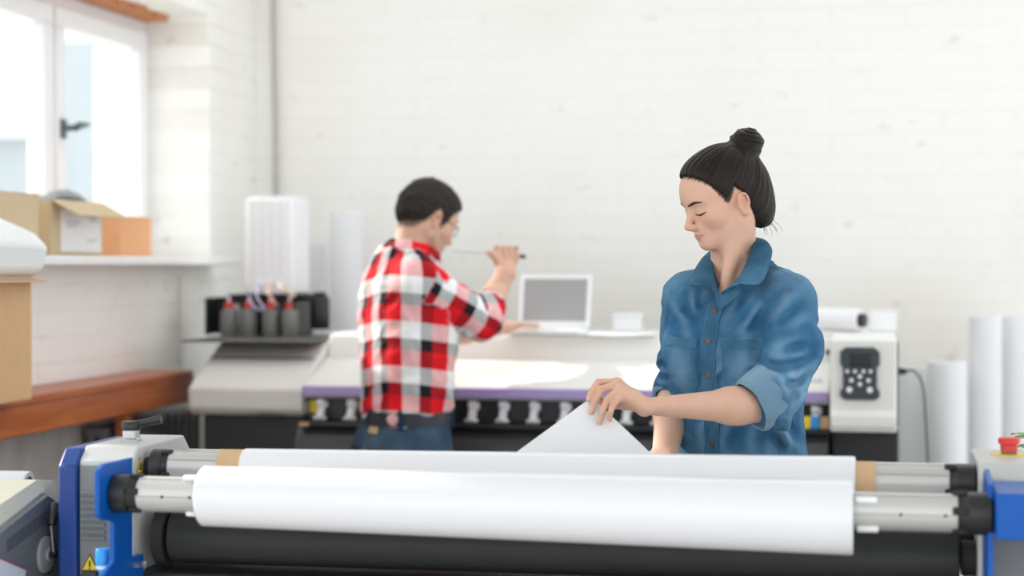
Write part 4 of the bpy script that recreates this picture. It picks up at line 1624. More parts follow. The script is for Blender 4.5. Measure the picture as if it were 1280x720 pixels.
def hair_mat(name, c1, c2, rough=.38):
    t = NT(name)
    t.set(Roughness=rough)
    t.b.inputs['Specular IOR Level'].default_value = .22
    a = t.n('ShaderNodeAttribute', attribute_name='strand')
    nz = t.n('ShaderNodeTexNoise', i_Scale=1.0, i_Detail=5.0, i_Roughness=.6)
    t.l(a, 'Vector', nz, 'Vector')
    cr = t.n('ShaderNodeValToRGB')
    cr.color_ramp.elements[0].position = .35
    cr.color_ramp.elements[0].color = c1
    cr.color_ramp.elements[1].position = .72
    cr.color_ramp.elements[1].color = c2
    t.l(nz, 'Fac', cr, 'Fac')
    t.l(cr, 'Color', t.b, 'Base Color')
    bp = t.n('ShaderNodeBump', i_Strength=.8, i_Distance=.0015)
    t.l(nz, 'Fac', bp, 'Height')
    t.l(bp, 'Normal', t.b, 'Normal')
    return t.m


def denim_mat(name, dark, mid, pale, fade=.5, attr='fade'):
    t = NT(name)
    t.set(Roughness=.82)
    t.b.inputs['Specular IOR Level'].default_value = .1
    co = t.n('ShaderNodeTexCoord')
    n1 = t.n('ShaderNodeTexNoise', i_Scale=9.0, i_Detail=6.0, i_Roughness=.6)
    t.l(co, 'Object', n1, 'Vector')
    n2 = t.n('ShaderNodeTexNoise', i_Scale=420.0, i_Detail=2.0)
    t.l(co, 'Object', n2, 'Vector')
    cr = t.n('ShaderNodeValToRGB')
    cr.color_ramp.elements[0].position = .32
    cr.color_ramp.elements[0].color = dark
    cr.color_ramp.elements[1].position = .70
    cr.color_ramp.elements[1].color = mid
    t.l(n1, 'Fac', cr, 'Fac')
    at = t.n('ShaderNodeAttribute', attribute_name=attr)
    mf = t.n('ShaderNodeMath', operation='MULTIPLY')
    t.l(at, 'Fac', mf, 0)
    t.l(n1, 'Fac', mf, 1)
    mx = t.n('ShaderNodeMix', data_type='RGBA')
    t.l(cr, 'Color', mx, 'A')
    t.t.links.new(cr.outputs['Color'], mx.inputs['A'])
    mx.inputs['B'].default_value = pale
    t.l(mf, 'Value', mx, 'Factor')
    m2 = t.n('ShaderNodeMix', data_type='RGBA', blend_type='MULTIPLY')
    m2.inputs['Factor'].default_value = .35
    t.t.links.new(mx.outputs['Result'], m2.inputs['A'])
    t.t.links.new(n2.outputs['Color'], m2.inputs['B'])
    gm = t.n('ShaderNodeGamma')
    t.t.links.new(m2.outputs['Result'], t.b.inputs['Base Color'])
    bp = t.n('ShaderNodeBump', i_Strength=.25, i_Distance=.001)
    t.l(n2, 'Fac', bp, 'Height')
    t.l(bp, 'Normal', t.b, 'Normal')
    return t.m


def plaid_mat(name):
    """tartan of red, white and black bands: the two yarns average where they cross"""
    t = NT(name)
    t.set(Roughness=.85)
    t.b.inputs['Specular IOR Level'].default_value = .15
    a = t.n('ShaderNodeAttribute', attribute_name='plaid')
    sp = t.n('ShaderNodeSeparateXYZ')
    t.l(a, 'Vector', sp, 'Vector')
    rs = []
    for ax in ('X', 'Y'):
        m = t.n('ShaderNodeMath', operation='MULTIPLY')
        t.l(sp, ax, m, 0)
        m.inputs[1].default_value = 1 / .128
        f = t.n('ShaderNodeMath', operation='FRACT')
        t.l(m, 'Value', f, 0)
        cr = t.n('ShaderNodeValToRGB')
        cr.color_ramp.interpolation = 'CONSTANT'
        el = cr.color_ramp.elements
        el[0].position = 0
        el[0].color = (.74, .012, .02, 1)
        el[1].position = .36
        el[1].color = (.012, .012, .016, 1)
        e = el.new(.62)
        e.color = (.86, .86, .86, 1)
        t.l(f, 'Value', cr, 'Fac')
        rs.append(cr)
    mx = t.n('ShaderNodeMix', data_type='RGBA')
    mx.inputs['Factor'].default_value = .5
    t.t.links.new(rs[0].outputs['Color'], mx.inputs['A'])
    t.t.links.new(rs[1].outputs['Color'], mx.inputs['B'])
    t.t.links.new(mx.outputs['Result'], t.b.inputs['Base Color'])
    co = t.n('ShaderNodeTexCoord')
    n2 = t.n('ShaderNodeTexNoise', i_Scale=300.0, i_Detail=2.0)
    t.l(co, 'Object', n2, 'Vector')
    bp = t.n('ShaderNodeBump', i_Strength=.2, i_Distance=.001)
    t.l(n2, 'Fac', bp, 'Height')
    t.l(bp, 'Normal', t.b, 'Normal')
    return t.m


# ------------------------------------------------------------------ a head, ready to be joined to its body
def add_head(S, H, man=False):
    j = 1.0 if man else 0.0
    ez, ey = (.003, .001) if man else (.0020, .0020)      # set of the eyes
    S.add(H.ell((0, -.012, .030), (.071 + .003 * j, .097, .088)))
    S.add(H.ell((0, .036, .042), (.056, .050 if man else .0535, .054)), .03)
    S.add(H.ell((0, .040, -.030), (.051 + .003 * j, .042, .062)), .025)
    for s in (-1, 1):
        S.add(H.caps((s * (.049 + .005 * j), .004, -.048), (s * (.014 + .004 * j), .068, -.083 - .004 * j), .015, .0125), .022)
        S.add(H.sph((s * .041, .051, -.018), .0215), .02)
    S.add(H.ell((0, .074, -.084 - .004 * j), (.017 + .003 * j, .0145, .0135)), .014)
    S.add(H.ell((0, .068, -.052), (.026, .0245, .026)), .014)
    # brows, sockets, lids
    S.add(H.caps((-.036, .070, .0285 + ez * .6), (.036, .070, .0285 + ez * .6), .0115 + .001 * j), .014)
    for s in (-1, 1):
        S.sub(H.ell((s * .031, .096 + ey, .008 + ez), (.017, .0135, .0115)), .012)
        S.add(H.sph((s * .0300, .0705 + ey, .0055 + ez), .0128), .0035)
        S.add(H.caps((s * .018, .0795 + ey, -.0035 + ez), (s * .044, .0735 + ey, -.0025 + ez), .0022), .004)
        # crease above the lid
        S.sub(H.caps((s * .020, .086 + ey, .0125 + ez), (s * .034, .0865 + ey, .0155 + ez), .0013), .003)
        S.sub(H.caps((s * .034, .0865 + ey, .0155 + ez), (s * .046, .0775 + ey, .0110 + ez), .0013), .003)
    # nose
    S.add(H.caps((0, .080, .018), (0, .1035, -.020), .0062, .0078), .009)
    S.add(H.ell((0, .1065, -.0265), (.0088 + .001 * j, .0078, .0072)), .006)
    for s in (-1, 1):
        S.add(H.ell((s * .0115, .0965, -.0305), (.0068, .0090, .0066)), .009)
        S.sub(H.ell((s * .0050, .1020, -.0385), (.0020, .0032, .0016)), .003)
    S.add(H.caps((0, .099, -.034), (0, .094, -.040), .0036, .0032), .006)
    # lips
    for s in (-1, 1):
        S.add(H.caps((0, .0935, -.0520), (s * .0215, .0810, -.0552), .0036, .0015), .0040)
        S.add(H.caps((0, .0915, -.0610), (s * .0190, .0812, -.0580), .0042, .0016), .0045)
        S.sub(H.caps((0, .0980, -.0565), (s * .0245, .0845, -.0556), .0011, .0010), .0022)
        S.sub(H.sph((s * .0262, .0835, -.0550), .0022), .004)
    S.sub(H.ell((0, .101, -.0725), (.016, .0100, .0045)), .006)
    # ears
    for s in (-1, 1):
        ax = np.array([[.94, .34 * s * -1 * s * s, 0], [.34 * s * s, .94, .18], [0, -.18, .98]])
        ax = np.array([[math.cos(.35), -s * math.sin(.35), 0], [s * math.sin(.35), math.cos(.35), 0], [0, 0, 1.0]])
        c = np.array([s * .0730, -.010, .000 if man else -.009])
        es = .86
        S.add(H.ell(tuple(c), (.0070, .0165 * es, .0305 * es), ax), .005)
        S.sub(H.ell(tuple(c + np.array([s * .0085, .002, -.003])), (.0066, .0080, .0140), ax), .003)
        rim = [(.004, .011, .010), (.0045, .009, .019), (.0050, .003, .0260), (.006, -.004, .0275), (.0070, -.0105, .0235), (.008, -.0140, .014), (.008, -.0145, .004), (.0075, -.0125, -.007), (.006, -.008, -.017), (.003, .003, -.026)]
        rim = [(q[0], q[1] * es, q[2] * es) for q in rim]
        for a, b in zip(rim[:-1], rim[1:]):
            S.add(H.caps(tuple(c + np.array([s * a[0], a[1], a[2]])), tuple(c + np.array([s * b[0], b[1], b[2]])), .0024), .003)
        S.add(H.ell(tuple(c + np.array([s * .001, .0040, -.0225])), (.0040, .0056, .0070), ax), .004)
        S.add(H.ell(tuple(c + np.array([s * .002, .0125, -.004])), (.0035, .0040, .0060), ax), .003)


def face_attrs(H, V, man=False):
    q = H.loc(V)
    x, y, z = np.abs(q[:, 0]), q[:, 1], q[:, 2]
    hw = .0235
    up_ = -.0492 - .0052 * (x / hw) ** 1.3 - .0008 * np.exp(-(x / .003) ** 2)
    dn = -.0652 + .0082 * (x / hw) ** 2
    ins = np.minimum(np.minimum(up_ - z, z - dn), (hw - x) * .5)
    lip = np.clip(ins / .0018 + .5, 0, 1) * (y > .065) * (.30 if man else .68)
    fl = .35 * np.exp(-(((x - .040) / .018) ** 2 + ((z + .024) / .017) ** 2)) * (y > .03)
    fl += .5 * np.exp(-(((x) / .012) ** 2 + ((z + .026) / .010) ** 2)) * (y > .085)
    fl += .55 * np.exp(-(((x - .0755) / .012) ** 2 + ((z) / .03) ** 2 + ((y + .01) / .022) ** 2))
    return {'lip': lip, 'flush': np.clip(fl, 0, .7)}


def brow_mesh(S, H, s, pts, r, name, mat, parent, flat=.55):
    """tapered strip of short hairs lying on the brow"""
    P = spline([(s * a, .13, b) for a, b in pts], 22)
    W_ = np.array([H.w(*p) for p in P])
    Q = S.hit(W_, -H.A[1], 0, .09)
    n = S.normal(Q)
    rs = r * H.s * np.sin(np.linspace(.25, PI - .12, 22)) ** .7
    mb = MB()
    rings = []
    for i in range(22):
        t = Q[min(i + 1, 21)] - Q[max(i - 1, 0)]
        t /= np.linalg.norm(t)
        w = np.cross(t, n[i])
        rings.append([Q[i] + n[i] * (.0003 + flat * .35 * rs[i] * math.sin(a)) + w * rs[i] * math.cos(a) for a in np.linspace(0, 2 * PI, 10, endpoint=False)])
    mb.rings(rings)
    return mb.build(name, mat, parent, smooth=180)
# ------------------------------------------------------------------ the woman in the denim shirt
def dirv(deg_left):
    """level direction: 0 looks at the camera, positive turns to the picture's left"""
    a = math.radians(deg_left)
    return -CF * math.cos(a) - CR * math.sin(a)


WZ = 3.97
wo = W(924, 400, WZ)
WT = Frame((wo[0], wo[1], 0), dirv(37))
WH = Frame(W(904.8, 252.8, 3.95), dirv(70), math.radians(21), .90)
WH.zn = .88
wom = thing('person', (wo[0], wo[1], 0), 'person with dark hair in a bun and blue denim shirt lifting a paper corner', 'person')
M['skin_w'] = skin_mat('fair_skin', (.69, .435, .32, 1), (.44, .17, .14, 1))
M['hair_w'] = hair_mat('dark_brown_hair', (.006, .004, .003, 1), (.026, .0155, .010, 1), .45)
M['denim'] = denim_mat('blue_denim', (.014, .078, .175, 1), (.036, .165, .325, 1), (.30, .52, .70, 1))
M['denim_in'] = denim_mat('pale_denim_inside', (.16, .29, .40, 1), (.26, .41, .53, 1), (.45, .6, .7, 1))
M['denim_seam'] = denim_mat('worn_denim_seam', (.030, .105, .195, 1), (.09, .235, .37, 1), (.4, .55, .68, 1))
M['stitch'] = plain('grey_blue_stitching', (.20, .27, .36, 1), .8)
M['button'] = plain('brown_button', (.12, .065, .04, 1), .35, noise=.1)

M['brow_w'] = plain('soft_brown_brow', (.06, .035, .022, 1), .7, noise=.3, nscale=300)
# joints
LS, LE = W(986, 380, 3.865), W(966, 507, 3.745)
LM = W(991, 436, 3.80)
LWr = W(806, 508, 3.625)
RS, RE = W(859, 373, 4.06), W(844, 492, 4.05)
RWr = W(831, 567, 3.865)

B = Sdf()
add_head(B, WH)
nk = W(917, 345, 4.0)
B.add(caps(WH.w(0, -.018, -.020), nk, .047, .047), .026)
B.add(caps(WH.w(.03, -.02, -.04), W(904, 366, 3.91), .022, .010), .03)
wk = [(1.20, 0, -.005, .130, .092), (1.28, 0, 0, .138, .098), (1.345, 0, -.004, .140, .086), (1.40, 0, -.012, .115, .066), (1.435, 0, -.016, .07, .052), (1.46, 0, -.016, .045, .045)]
B.add(loft(WT, wk), .03)
for p in (LS, RS):
    B.add(caps(nk + np.array([0, 0, -.02]), p + np.array([0, 0, .004]), .034, .042), .03)
# clavicles
for s in (1, -1):
    B.add(caps(WT.w(s * .018, .052, 1.392), WT.w(s * .10, .028, 1.405), .0065), .012)
# left arm
B.add(caps(LS, LM, .044, .042), .03)
B.add(caps(LM, LE, .042, .036), .03)
side = np.cross(LWr - LE, UP)
B.add(ecaps(LE, LE + (LWr - LE) * .33, .033, .035, .033, .0345, side), .02)
B.add(ecaps(LE + (LWr - LE) * .28, LWr, .035, .0235, .0345, .0160, side), .02)
# left hand pinching the sheet
mcp = [W(771, 478, 3.645), W(772, 481, 3.625), W(774, 487, 3.608), (W(778, 494, 3.596))]
chains = [[(748, 478, 3.628), (740, 488, 3.606), (736, 499, 3.598)],
          [(751, 487, 3.606), (743, 502, 3.594), (739, 515, 3.590)],
          [(759, 500, 3.590), (753, 515, 3.580), (750, 528, 3.580)],
          [(767, 505, 3.580), (763, 515, 3.574), (762, 524, 3.575)]]
rr = [(.0082, .0072, .0063, .0054), (.0084, .0074, .0064, .0055), (.0082, .0070, .0062, .0054), (.0074, .0062, .0056, .0048)]
wr4 = [LWr + UP * .006 + side / np.linalg.norm(side) * o for o in (.012, .004, -.005, -.012)]
sd = np.cross(mcp[0] - LWr, mcp[3] - LWr)
for i in range(4):
    a = LWr + (mcp[i] - LWr) * .1 + (mcp[i] - mcp[1]) * .35
    B.add(caps(a, mcp[i], .0135, .0095), .010)
B.add(ell((LWr + mcp[1] + mcp[2]) / 3 + np.array([0, 0, -.006]), (.026, .020, .016), np.array([CR, CF, UP])), .012)
for i in range(4):
    p = mcp[i]
    for k_, q in enumerate(chains[i]):
        q = W(*q)
        B.add(caps(p, q, rr[i][k_], rr[i][k_ + 1]), .0022 if k_ else .006)
        p = q
# thumb behind the sheet
t0, t1, t2, t3 = LWr + (mcp[0] - LWr) * .25 + np.array([0, 0, -.008]) + CF * .012, W(781, 505, 3.655), W(764, 506, 3.645), W(750, 501, 3.627)
B.add(caps(t0, t1, .0135, .0115), .012)
B.add(caps(t1, t2, .0100, .0088), .005)
B.add(caps(t2, t3, .0086, .0070), .003)
# right arm, hand resting on the bed
B.add(caps(RS, RE, .045, .036), .03)
side2 = np.cross(RWr - RE, CR)
B.add(ecaps(RE, RE + (RWr - RE) * .35, .035, .036, .034, .035, CR), .02)
B.add(ecaps(RE + (RWr - RE) * .3, RWr, .036, .026, .035, .019, CR), .02)
hz = 1.0335
rk = RWr + dirv(25) * .075
for i, o in enumerate((-.027, -.009, .009, .026)):
    ld = np.array([CR[0], CR[1], 0])
    k0 = np.array([rk[0], rk[1], hz + .022]) + ld * o * 1.0 + dirv(25) * (.004 if i in (1, 2) else -.006)
    B.add(caps(RWr + ld * o * .6 - UP * .004, k0, .0135, .0095), .010)
    p = k0
    L = (.040, .044, .041, .032)[i]
    for k_, (fw, dz, r_) in enumerate([(L, -.006, .0072), (L * .6, -.006, .0063), (L * .5, -.0015, .0056)]):
        q = p + dirv(25 - o * 300) * fw
        q[2] = max(p[2] + dz, hz + r_)
        B.add(caps(p, q, r_ + .0009, r_), .002)
        p = q
ld = np.array([CR[0], CR[1], 0])
tq = RWr + dirv(25) * .03 - ld * -.03 - UP * .012
B.add(caps(RWr + dirv(25) * .012 + ld * .012 - UP * .006, tq, .012, .010), .010)
tq2 = tq + dirv(5) * .030 + ld * .012
tq2[2] = hz + .010
B.add(caps(tq, tq2, .0098, .0085), .004)
tq3 = tq2 + dirv(15) * .026
tq3[2] = hz + .008
B.add(caps(tq2, tq3, .0084, .0070), .003)
allp = np.array([LS, LE, LWr, RS, RE, RWr, W(734, 495, 3.6)])
SK_LO = np.array([min(allp[:, 0].min(), WH.o[0] - .15) - .07, min(allp[:, 1].min(), rk[1]) - .16, 1.03])
SK_HI = np.array([allp[:, 0].max() + .08, allp[:, 1].max() + .09, 1.68])


bun_c = W(933, 179, 3.96)
bun_d = bun_c - WH.w(0, -.02, .03)
bun_d /= np.linalg.norm(bun_d)
e1 = np.cross(bun_d, UP + CR * .2)
e1 /= np.linalg.norm(e1)
e2 = np.cross(bun_d, e1)
ly = np.array([-.20, -.125, -.09, -.06, -.042, -.030, -.020, -.004, .008, .016, .024, .034, .050, .066, .080, .12])
lz = np.array([-.105, -.105, -.104, -.100, -.085, -.050, .010, .030, .014, .003, .002, .019, .053, .075, .086, .094])


def hairline(P):
    q = WH.loc(P)
    d_ = P - bun_c
    az_ = np.arctan2(d_ @ e1, d_ @ e2)
    w_ = .0025 * noise3(np.stack([az_ * 30, az_ * 0, q[:, 2] * 14], 1)) + .002 * noise3(np.stack([az_ * 75, az_ * 0 + 3, q[:, 2] * 14], 1))
    return (np.interp(q[:, 1], ly, lz) - q[:, 2] + w_) * WH.s * .7


def wattr(V):
    a = face_attrs(WH, V)
    hl_ = hairline(V)
    q = WH.loc(V)
    nz_ = noise3(q * np.array([260, 260, 60])) * .5 + .5
    a['roots'] = np.clip(1 - (hl_ + .0045) / (.003 + .005 * nz_), 0, 1) * (np.abs(q[:, 0]) < .0765) * (q[:, 2] > -.12) * .97
    # knuckles and fingertips a little redder
    tips = [W(*c[-1]) for c in chains] + [W(*c[0]) for c in chains] + [mcp[0], mcp[1]]
    for tp in tips:
        a['flush'] = np.maximum(a['flush'], .4 * np.exp(-((V - tp) ** 2).sum(1) / .011 ** 2))
    return a


body_w = smesh(B, SK_LO, SK_HI, .0017, 'body', M['skin_w'], wom, wattr, relax=2)
# brows, lashes
for s in (1, -1):
    brow_mesh(B, WH, s, [(.009, .0235), (.023, .0270), (.037, .0295), (.051, .0265)], .0033, 'eyebrow', M['brow_w'], wom)
    brow_mesh(B, WH, s, [(.0170, .0022), (.025, -.0014), (.034, -.0022), (.0435, .0), (.049, .0016)], .0021, 'eyelashes', M['hair_w'], wom, flat=1.2)
# nails
M['nail'] = plain('pink_nail', (.72, .42, .36, 1), .25, noise=.02)
for i, c in enumerate(chains):
    tip, dip = W(*c[-1]), W(*c[-2])
    d = (tip - dip) / np.linalg.norm(tip - dip)
    out = -CF * .75 - CR * .45 + UP * .2
    out = out - d * (out @ d)
    out /= np.linalg.norm(out)
    sd_n = np.cross(d, out)
    r_ = rr[i][3]
    P = np.zeros((5, 5, 3))
    for a in range(5):
        for b in range(5):
            P[a, b] = tip + d * ((a / 4 - .5) * .0095 - .0005) + sd_n * ((b / 4 - .5) * r_ * 1.25 * (1 - .25 * (a == 4))) + out * .012
    on_surface(B, P, -out, .0005, 'fingernail', M['nail'], wom, dist=.02, smooth=60)

# ---- hair
HR = Sdf()
HR.add(WH.ell((0, -.013, .038), (.0775, .1060, .0960)))
HR.add(WH.ell((0, -.058, -.018), (.064, .062, .086)), .03)
HR.add(WH.ell((0, .036, .050), (.060, .0535, .057)), .03)
HR.cut(hairline, .007)
HR.add(ell(bun_c, (.036, .034, .031), np.array([CR, CF, UP])), .010)
HR.add(ell(bun_c - bun_d * .022, (.032, .032, .024), np.array([CR, CF, UP])), .012)


def strand_coord(V):
    d = V - bun_c
    az = np.arctan2(d @ e1, d @ e2)
    rad = np.linalg.norm(d, axis=1)
    pol = np.arccos(np.clip(d @ bun_d / (rad + 1e-9), -1, 1))
    inb = rad < .048
    # on the head: lines run to the bun; in the bun: lines coil round it
    u = np.where(inb, pol * 14 + az * 1.2 + 3 * np.sin(az * 2), az * 34)
    v = np.where(inb, az * 1.5, rad * 14)
    w2 = np.where(inb, rad * 60, noise3(V * 30) * .5)
    return np.stack([u, v, w2], 1)


def hdisp(P):
    c = strand_coord(P)
    n = noise3(c * np.array([.55, .35, .3]) + 5)
    n2 = noise3(c * np.array([1.4, .5, .3]) + 9)
    inb = np.linalg.norm(P - bun_c, axis=1) < .048
    edge = .0100 * np.exp(-np.clip(-hairline(P), 0, 1) / .010) * np.clip((WH.loc(P)[:, 1] + .02) / .03, .25, 1)
    return np.where(inb, .0042, .0018) * n + .0010 * n2 - np.where(inb, 0, edge)


HR.disp = hdisp
smesh(HR, WH.o - .17, WH.o + np.array([.17, .17, .19]), .0017, 'hair', M['hair_w'], wom, lambda V: {'strand': strand_coord(V)}, relax=1)
# a few loose wisps at the nape
ws = MB()
rg = random.Random(3)
for k in range(9):
    a = WH.w(.03 - .06 * rg.random(), -.075 - .02 * rg.random(), -.092)
    b = a + np.array([0, 0, -.018 - .012 * rg.random()]) + CR * (.004 + .022 * rg.random()) + CF * .01 * rg.random()
    ws.tube(spline([a + UP * .01, a, (a + b) / 2 + CR * .004, b], 8), [.0004] * 6 + [.0003, .0001], n=5)
ws.build('hair_wisps', M['hair_w'], wom, smooth=180, attrs={'strand': strand_coord(np.array(ws.v))})

# ---- shirt
SH = Sdf()
sk = [(.86, 0, -.004, .158, .118), (.98, 0, -.002, .152, .114), (1.08, 0, 0, .143, .110), (1.18, 0, .002, .141, .111), (1.27, 0, .004, .152, .116),
      (1.34, 0, -.002, .155, .105), (1.39, 0, -.010, .135, .086), (1.425, 0, -.016, .092, .066), (1.455, 0, -.018, .060, .056)]
SH.add(loft(WT, sk, 2.4))
for s in (1, -1):
    SH.add(WT.ell((s * .066, .066, 1.262), (.058, .046, .056)), .05)
SH.add(caps(nk + np.array([0, 0, .006]), LS + UP * .018, .045, .046), .03)
SH.add(caps(nk + np.array([0, 0, -.004]), RS + UP * .012, .044, .044), .03)
cf0, cf1 = W(962, 491, 3.735), W(937, 508, 3.715)        # left cuff, shoulder end and open end
SH.add(caps(LS, LM, .053, .058), .025)
SH.add(caps(LM, LE + UP * .008, .058, .053), .02)
SH.add(caps(LE + UP * .006, cf0 + (cf1 - cf0) * .2, .050, .046), .02)
rc0, rc1 = RE + (RWr - RE) * -.02, RE + (RWr - RE) * .10
SH.add(caps(RS, RE, .049, .043), .025)
rnk = (WH.w(0, -.020, -.025))
SH.sub(caps(rnk + UP * .05, nk + np.array([0, 0, .0]), .058, .053), .006)
zV = 1.385


def vneck(P):
    q = WT.loc(P)
    x = np.abs(q[:, 0] + .002)
    return np.maximum(np.maximum((x - (q[:, 2] - zV) * .75) * .8, .012 - q[:, 1]), zV - q[:, 2] - .01)


SH.sub(vneck, .004)


def seg_t(P, a, b):
    ab = b - a
    t = (P - a) @ ab / (ab @ ab)
    q = P - a - np.clip(t, 0, 1)[:, None] * ab
    return t, np.sqrt((q * q).sum(1))


FO = Folds(3.85, [
    ([(947, 438), (970, 427), (994, 416)], .010, .0085), ([(955, 421), (980, 406), (1000, 393)], .011, .0060),
    ([(938, 452), (954, 464), (966, 480), (973, 500)], .009, .0120), ([(950, 446), (972, 441), (996, 438)], .009, .0080),
    ([(958, 464), (982, 464), (1004, 452)], .009, .0085), ([(976, 508), (992, 488), (1006, 462), (1016, 440)], .009, .0060),
    ([(960, 398), (975, 380), (995, 362)], .010, .0050), ([(968, 482), (985, 480), (1000, 470)], .007, .0060),
    ([(873, 362), (871, 376), (872, 392)], .007, .0055), ([(924, 368), (914, 388), (904, 410)], .008, .0060),
    ([(948, 380), (936, 398), (922, 414)], .008, .0075), ([(940, 372), (926, 390), (912, 412)], .007, .0040),
    ([(884, 488), (892, 472), (902, 458)], .007, .0050), ([(847, 376), (852, 390), (862, 404)], .008, .0050),
    ([(936, 410), (930, 440), (934, 470)], .012, .0045), ([(860, 402), (866, 440), (862, 480)], .010, .0045),
    ([(966, 530), (985, 548), (1004, 566)], .010, .0070), ([(972, 520), (982, 545), (986, 570)], .008, .0055),
    ([(845, 529), (852, 540), (862, 552)], .008, .0055), ([(915, 525), (905, 550), (908, 575)], .010, .0045),
    ([(945, 528), (938, 550), (940, 575)], .010, .0045), ([(888, 520), (880, 545), (884, 572)], .009, .0035),
    ([(832, 400), (836, 430), (832, 450)], .008, .0050), ([(828, 462), (834, 468), (841, 468)], .006, .0060), ([(828, 478), (834, 484), (841, 483)], .006, .0055)])


def wfold(P):
    q = WT.loc(P)
    tl, dl = seg_t(P, LS, LE)
    tr, dr = seg_t(P, RS, RE)
    # long soft drapery on the body
    wx = noise3(q * np.array([5, 5, 4.0]) + 3) * .6
    n1 = noise3(np.stack([q[:, 0] * 16 + q[:, 2] * 5 + wx, q[:, 1] * 12, q[:, 2] * 4.5], 1))
    n2 = noise3(np.stack([q[:, 0] * 34 - q[:, 2] * 16 + wx * 2, q[:, 1] * 26, q[:, 2] * 9 + q[:, 0] * 8], 1) + 7)
    body = .0045 * n1 + .0024 * (1 - 2.4 * np.abs(n2))
    # sleeves: creases wrap across, thick at elbow and armpit
    ax = (LE - LS) / np.linalg.norm(LE - LS)
    s1 = P @ ax
    r1 = (P - LS) - ((P - LS) @ ax)[:, None] * ax
    dg = r1 @ CR
    m1 = noise3(np.stack([s1 * 30 + dg * 22 + 1.1 * noise3(P * 9), dg * 9, r1 @ CF * 8], 1) + 2)
    amp = .0020 + .0045 * np.exp(-((tl - .98) / .28) ** 2) + .0026 * np.exp(-((tl - .1) / .2) ** 2)
    slv = amp * (1 - 2.6 * np.abs(m1)) * .8 + .003 * noise3(P * 14 + 4)
    ax2 = (RE - RS) / np.linalg.norm(RE - RS)
    s2 = P @ ax2
    m2 = noise3(np.stack([s2 * 36 + (P @ CR) * 18 + 1.2 * noise3(P * 9 + 1), P @ CR * 9, P @ CF * 8], 1) + 12)
    amp2 = .003 + .007 * np.exp(-((tr - .92) / .25) ** 2)
    slv2 = amp2 * (1 - 2.6 * np.abs(m2)) * .8 + .002 * noise3(P * 14 + 8)
    wl = np.clip((.085 - dl) / .02, 0, 1)
    wr = np.clip((.075 - dr) / .02, 0, 1) * (1 - wl)
    near = np.clip(((P - (WT.o + UP * 1.2)) @ -CF + .02) / .05, 0, 1)
    cu = np.clip((np.linalg.norm(P - cf1, axis=1) - .052) / .03, 0, 1)
    return (body * (1 - wl) * (1 - wr) + slv * wl + slv2 * wr + FO(P) * near) * cu


SH.disp = wfold
SHb = np.array([WT.o[0], WT.o[1], 0])
lo = np.array([min(RS[0], RE[0], WT.o[0] - .17) - .09, min(LE[1], cf1[1], WT.o[1] - .15) - .08, .855])
hi = np.array([max(LS[0], LE[0]) + .10, max(RS[1], WT.o[1] + .17) + .09, 1.50])


def shattr(V):
    q = WT.loc(V)
    tl, dl = seg_t(V, LS, LE)
    f = .22 + .35 * np.clip(noise3(V * 7 + 2) + noise3(V * 21 + 5) * .4, 0, 1) + .35 * np.clip(noise3(np.stack([V @ CR * 40, V @ CF * 30, V[:, 2] * 18], 1) + 3) - .1, 0, 1)
    # knees of the cloth: outer sleeve, shoulder point, pocket area
    for c, r, k in ((LE + CR * .05 - CF * .02 + UP * .02, .055, .8), (LS + CR * .02 + UP * .04, .06, .55), (WT.w(.085, .12, 1.245), .05, .5), (RS + UP * .04 - CR * .02, .05, .4), (WT.w(.12, .08, 1.03), .06, .35), (WT.w(-.05, .11, 1.07), .04, .3)):
        f = f + k * np.exp(-((V - c) ** 2).sum(1) / r ** 2)
    f = f + np.clip(FO(V) / .006, -.4, 1.0) * .45
    return {'fade': np.clip(f, 0, 1.3)}


shirt_w = smesh(SH, lo, hi, .0028, 'shirt', M['denim'], wom, shattr, relax=2, slack=.03)


# ---- shirt details laid on the cloth
def front_patch(x0, x1, z0, z1, nu, nv, warp=None):
    """grid of start points in front of the chest, frame coords"""
    P = np.zeros((nu, nv, 3))
    for i in range(nu):
        for j in range(nv):
            u, v = i / (nu - 1), j / (nv - 1)
            x, z = x0 + (x1 - x0) * u, z0 + (z1 - z0) * v
            if warp:
                x, z = warp(u, v, x, z)
            P[i, j] = WT.w(x, .26, z)
    return P


fw = -WT.A[1]
pk_o, Q, NN = on_surface(SH, front_patch(-.017, .017, .87, zV + .002, 6, 60), fw, .0024, 'placket', M['denim_seam'], shirt_w, dist=.3)


def stitch(Qa, Na, name='stitching', r=.00042, parent=None, step=2, lift=.0026):
    """dashed thread: short tubes along a line on the cloth"""
    L = Qa + Na * lift
    mb = MB()
    # resample densely
    n = max(8, int(np.linalg.norm(np.diff(L, axis=0), axis=1).sum() / .0026))
    n = min(n, 260)
    S_ = spline(L, n)
    for i in range(0, n - 1, 2):
        mb.tube([S_[i], S_[i + 1]], r, n=5)
    return mb.build(name, M['stitch'], parent if parent is not None else shirt_w, smooth=0)


stitch(Q[0], NN[0], lift=.0024, parent=pk_o)
stitch(Q[-1], NN[-1], lift=.0024, parent=pk_o)
for py in (388, 427, 470, 513, 557):
    zc_ = 3.865
    z = CAMZ + (330 - py) / FPX * zc_
    P0 = WT.w(0.0, .26, z)
    c = SH.hit(P0[None], fw, 0, .3)[0]
    n_ = SH.normal(c[None])[0]
    n_ = .7 * n_ + .3 * WT.A[1]
    n_ /= np.linalg.norm(n_)
    b_ = MB().lathe(c + n_ * .0024, n_, [(0, .0055), (.001, .0064), (.0022, .0064), (.0024, .0050), (.0018, .0045), (.0018, .0005)], 20)
    b_.build('button', M['button'], shirt_w, smooth=30)
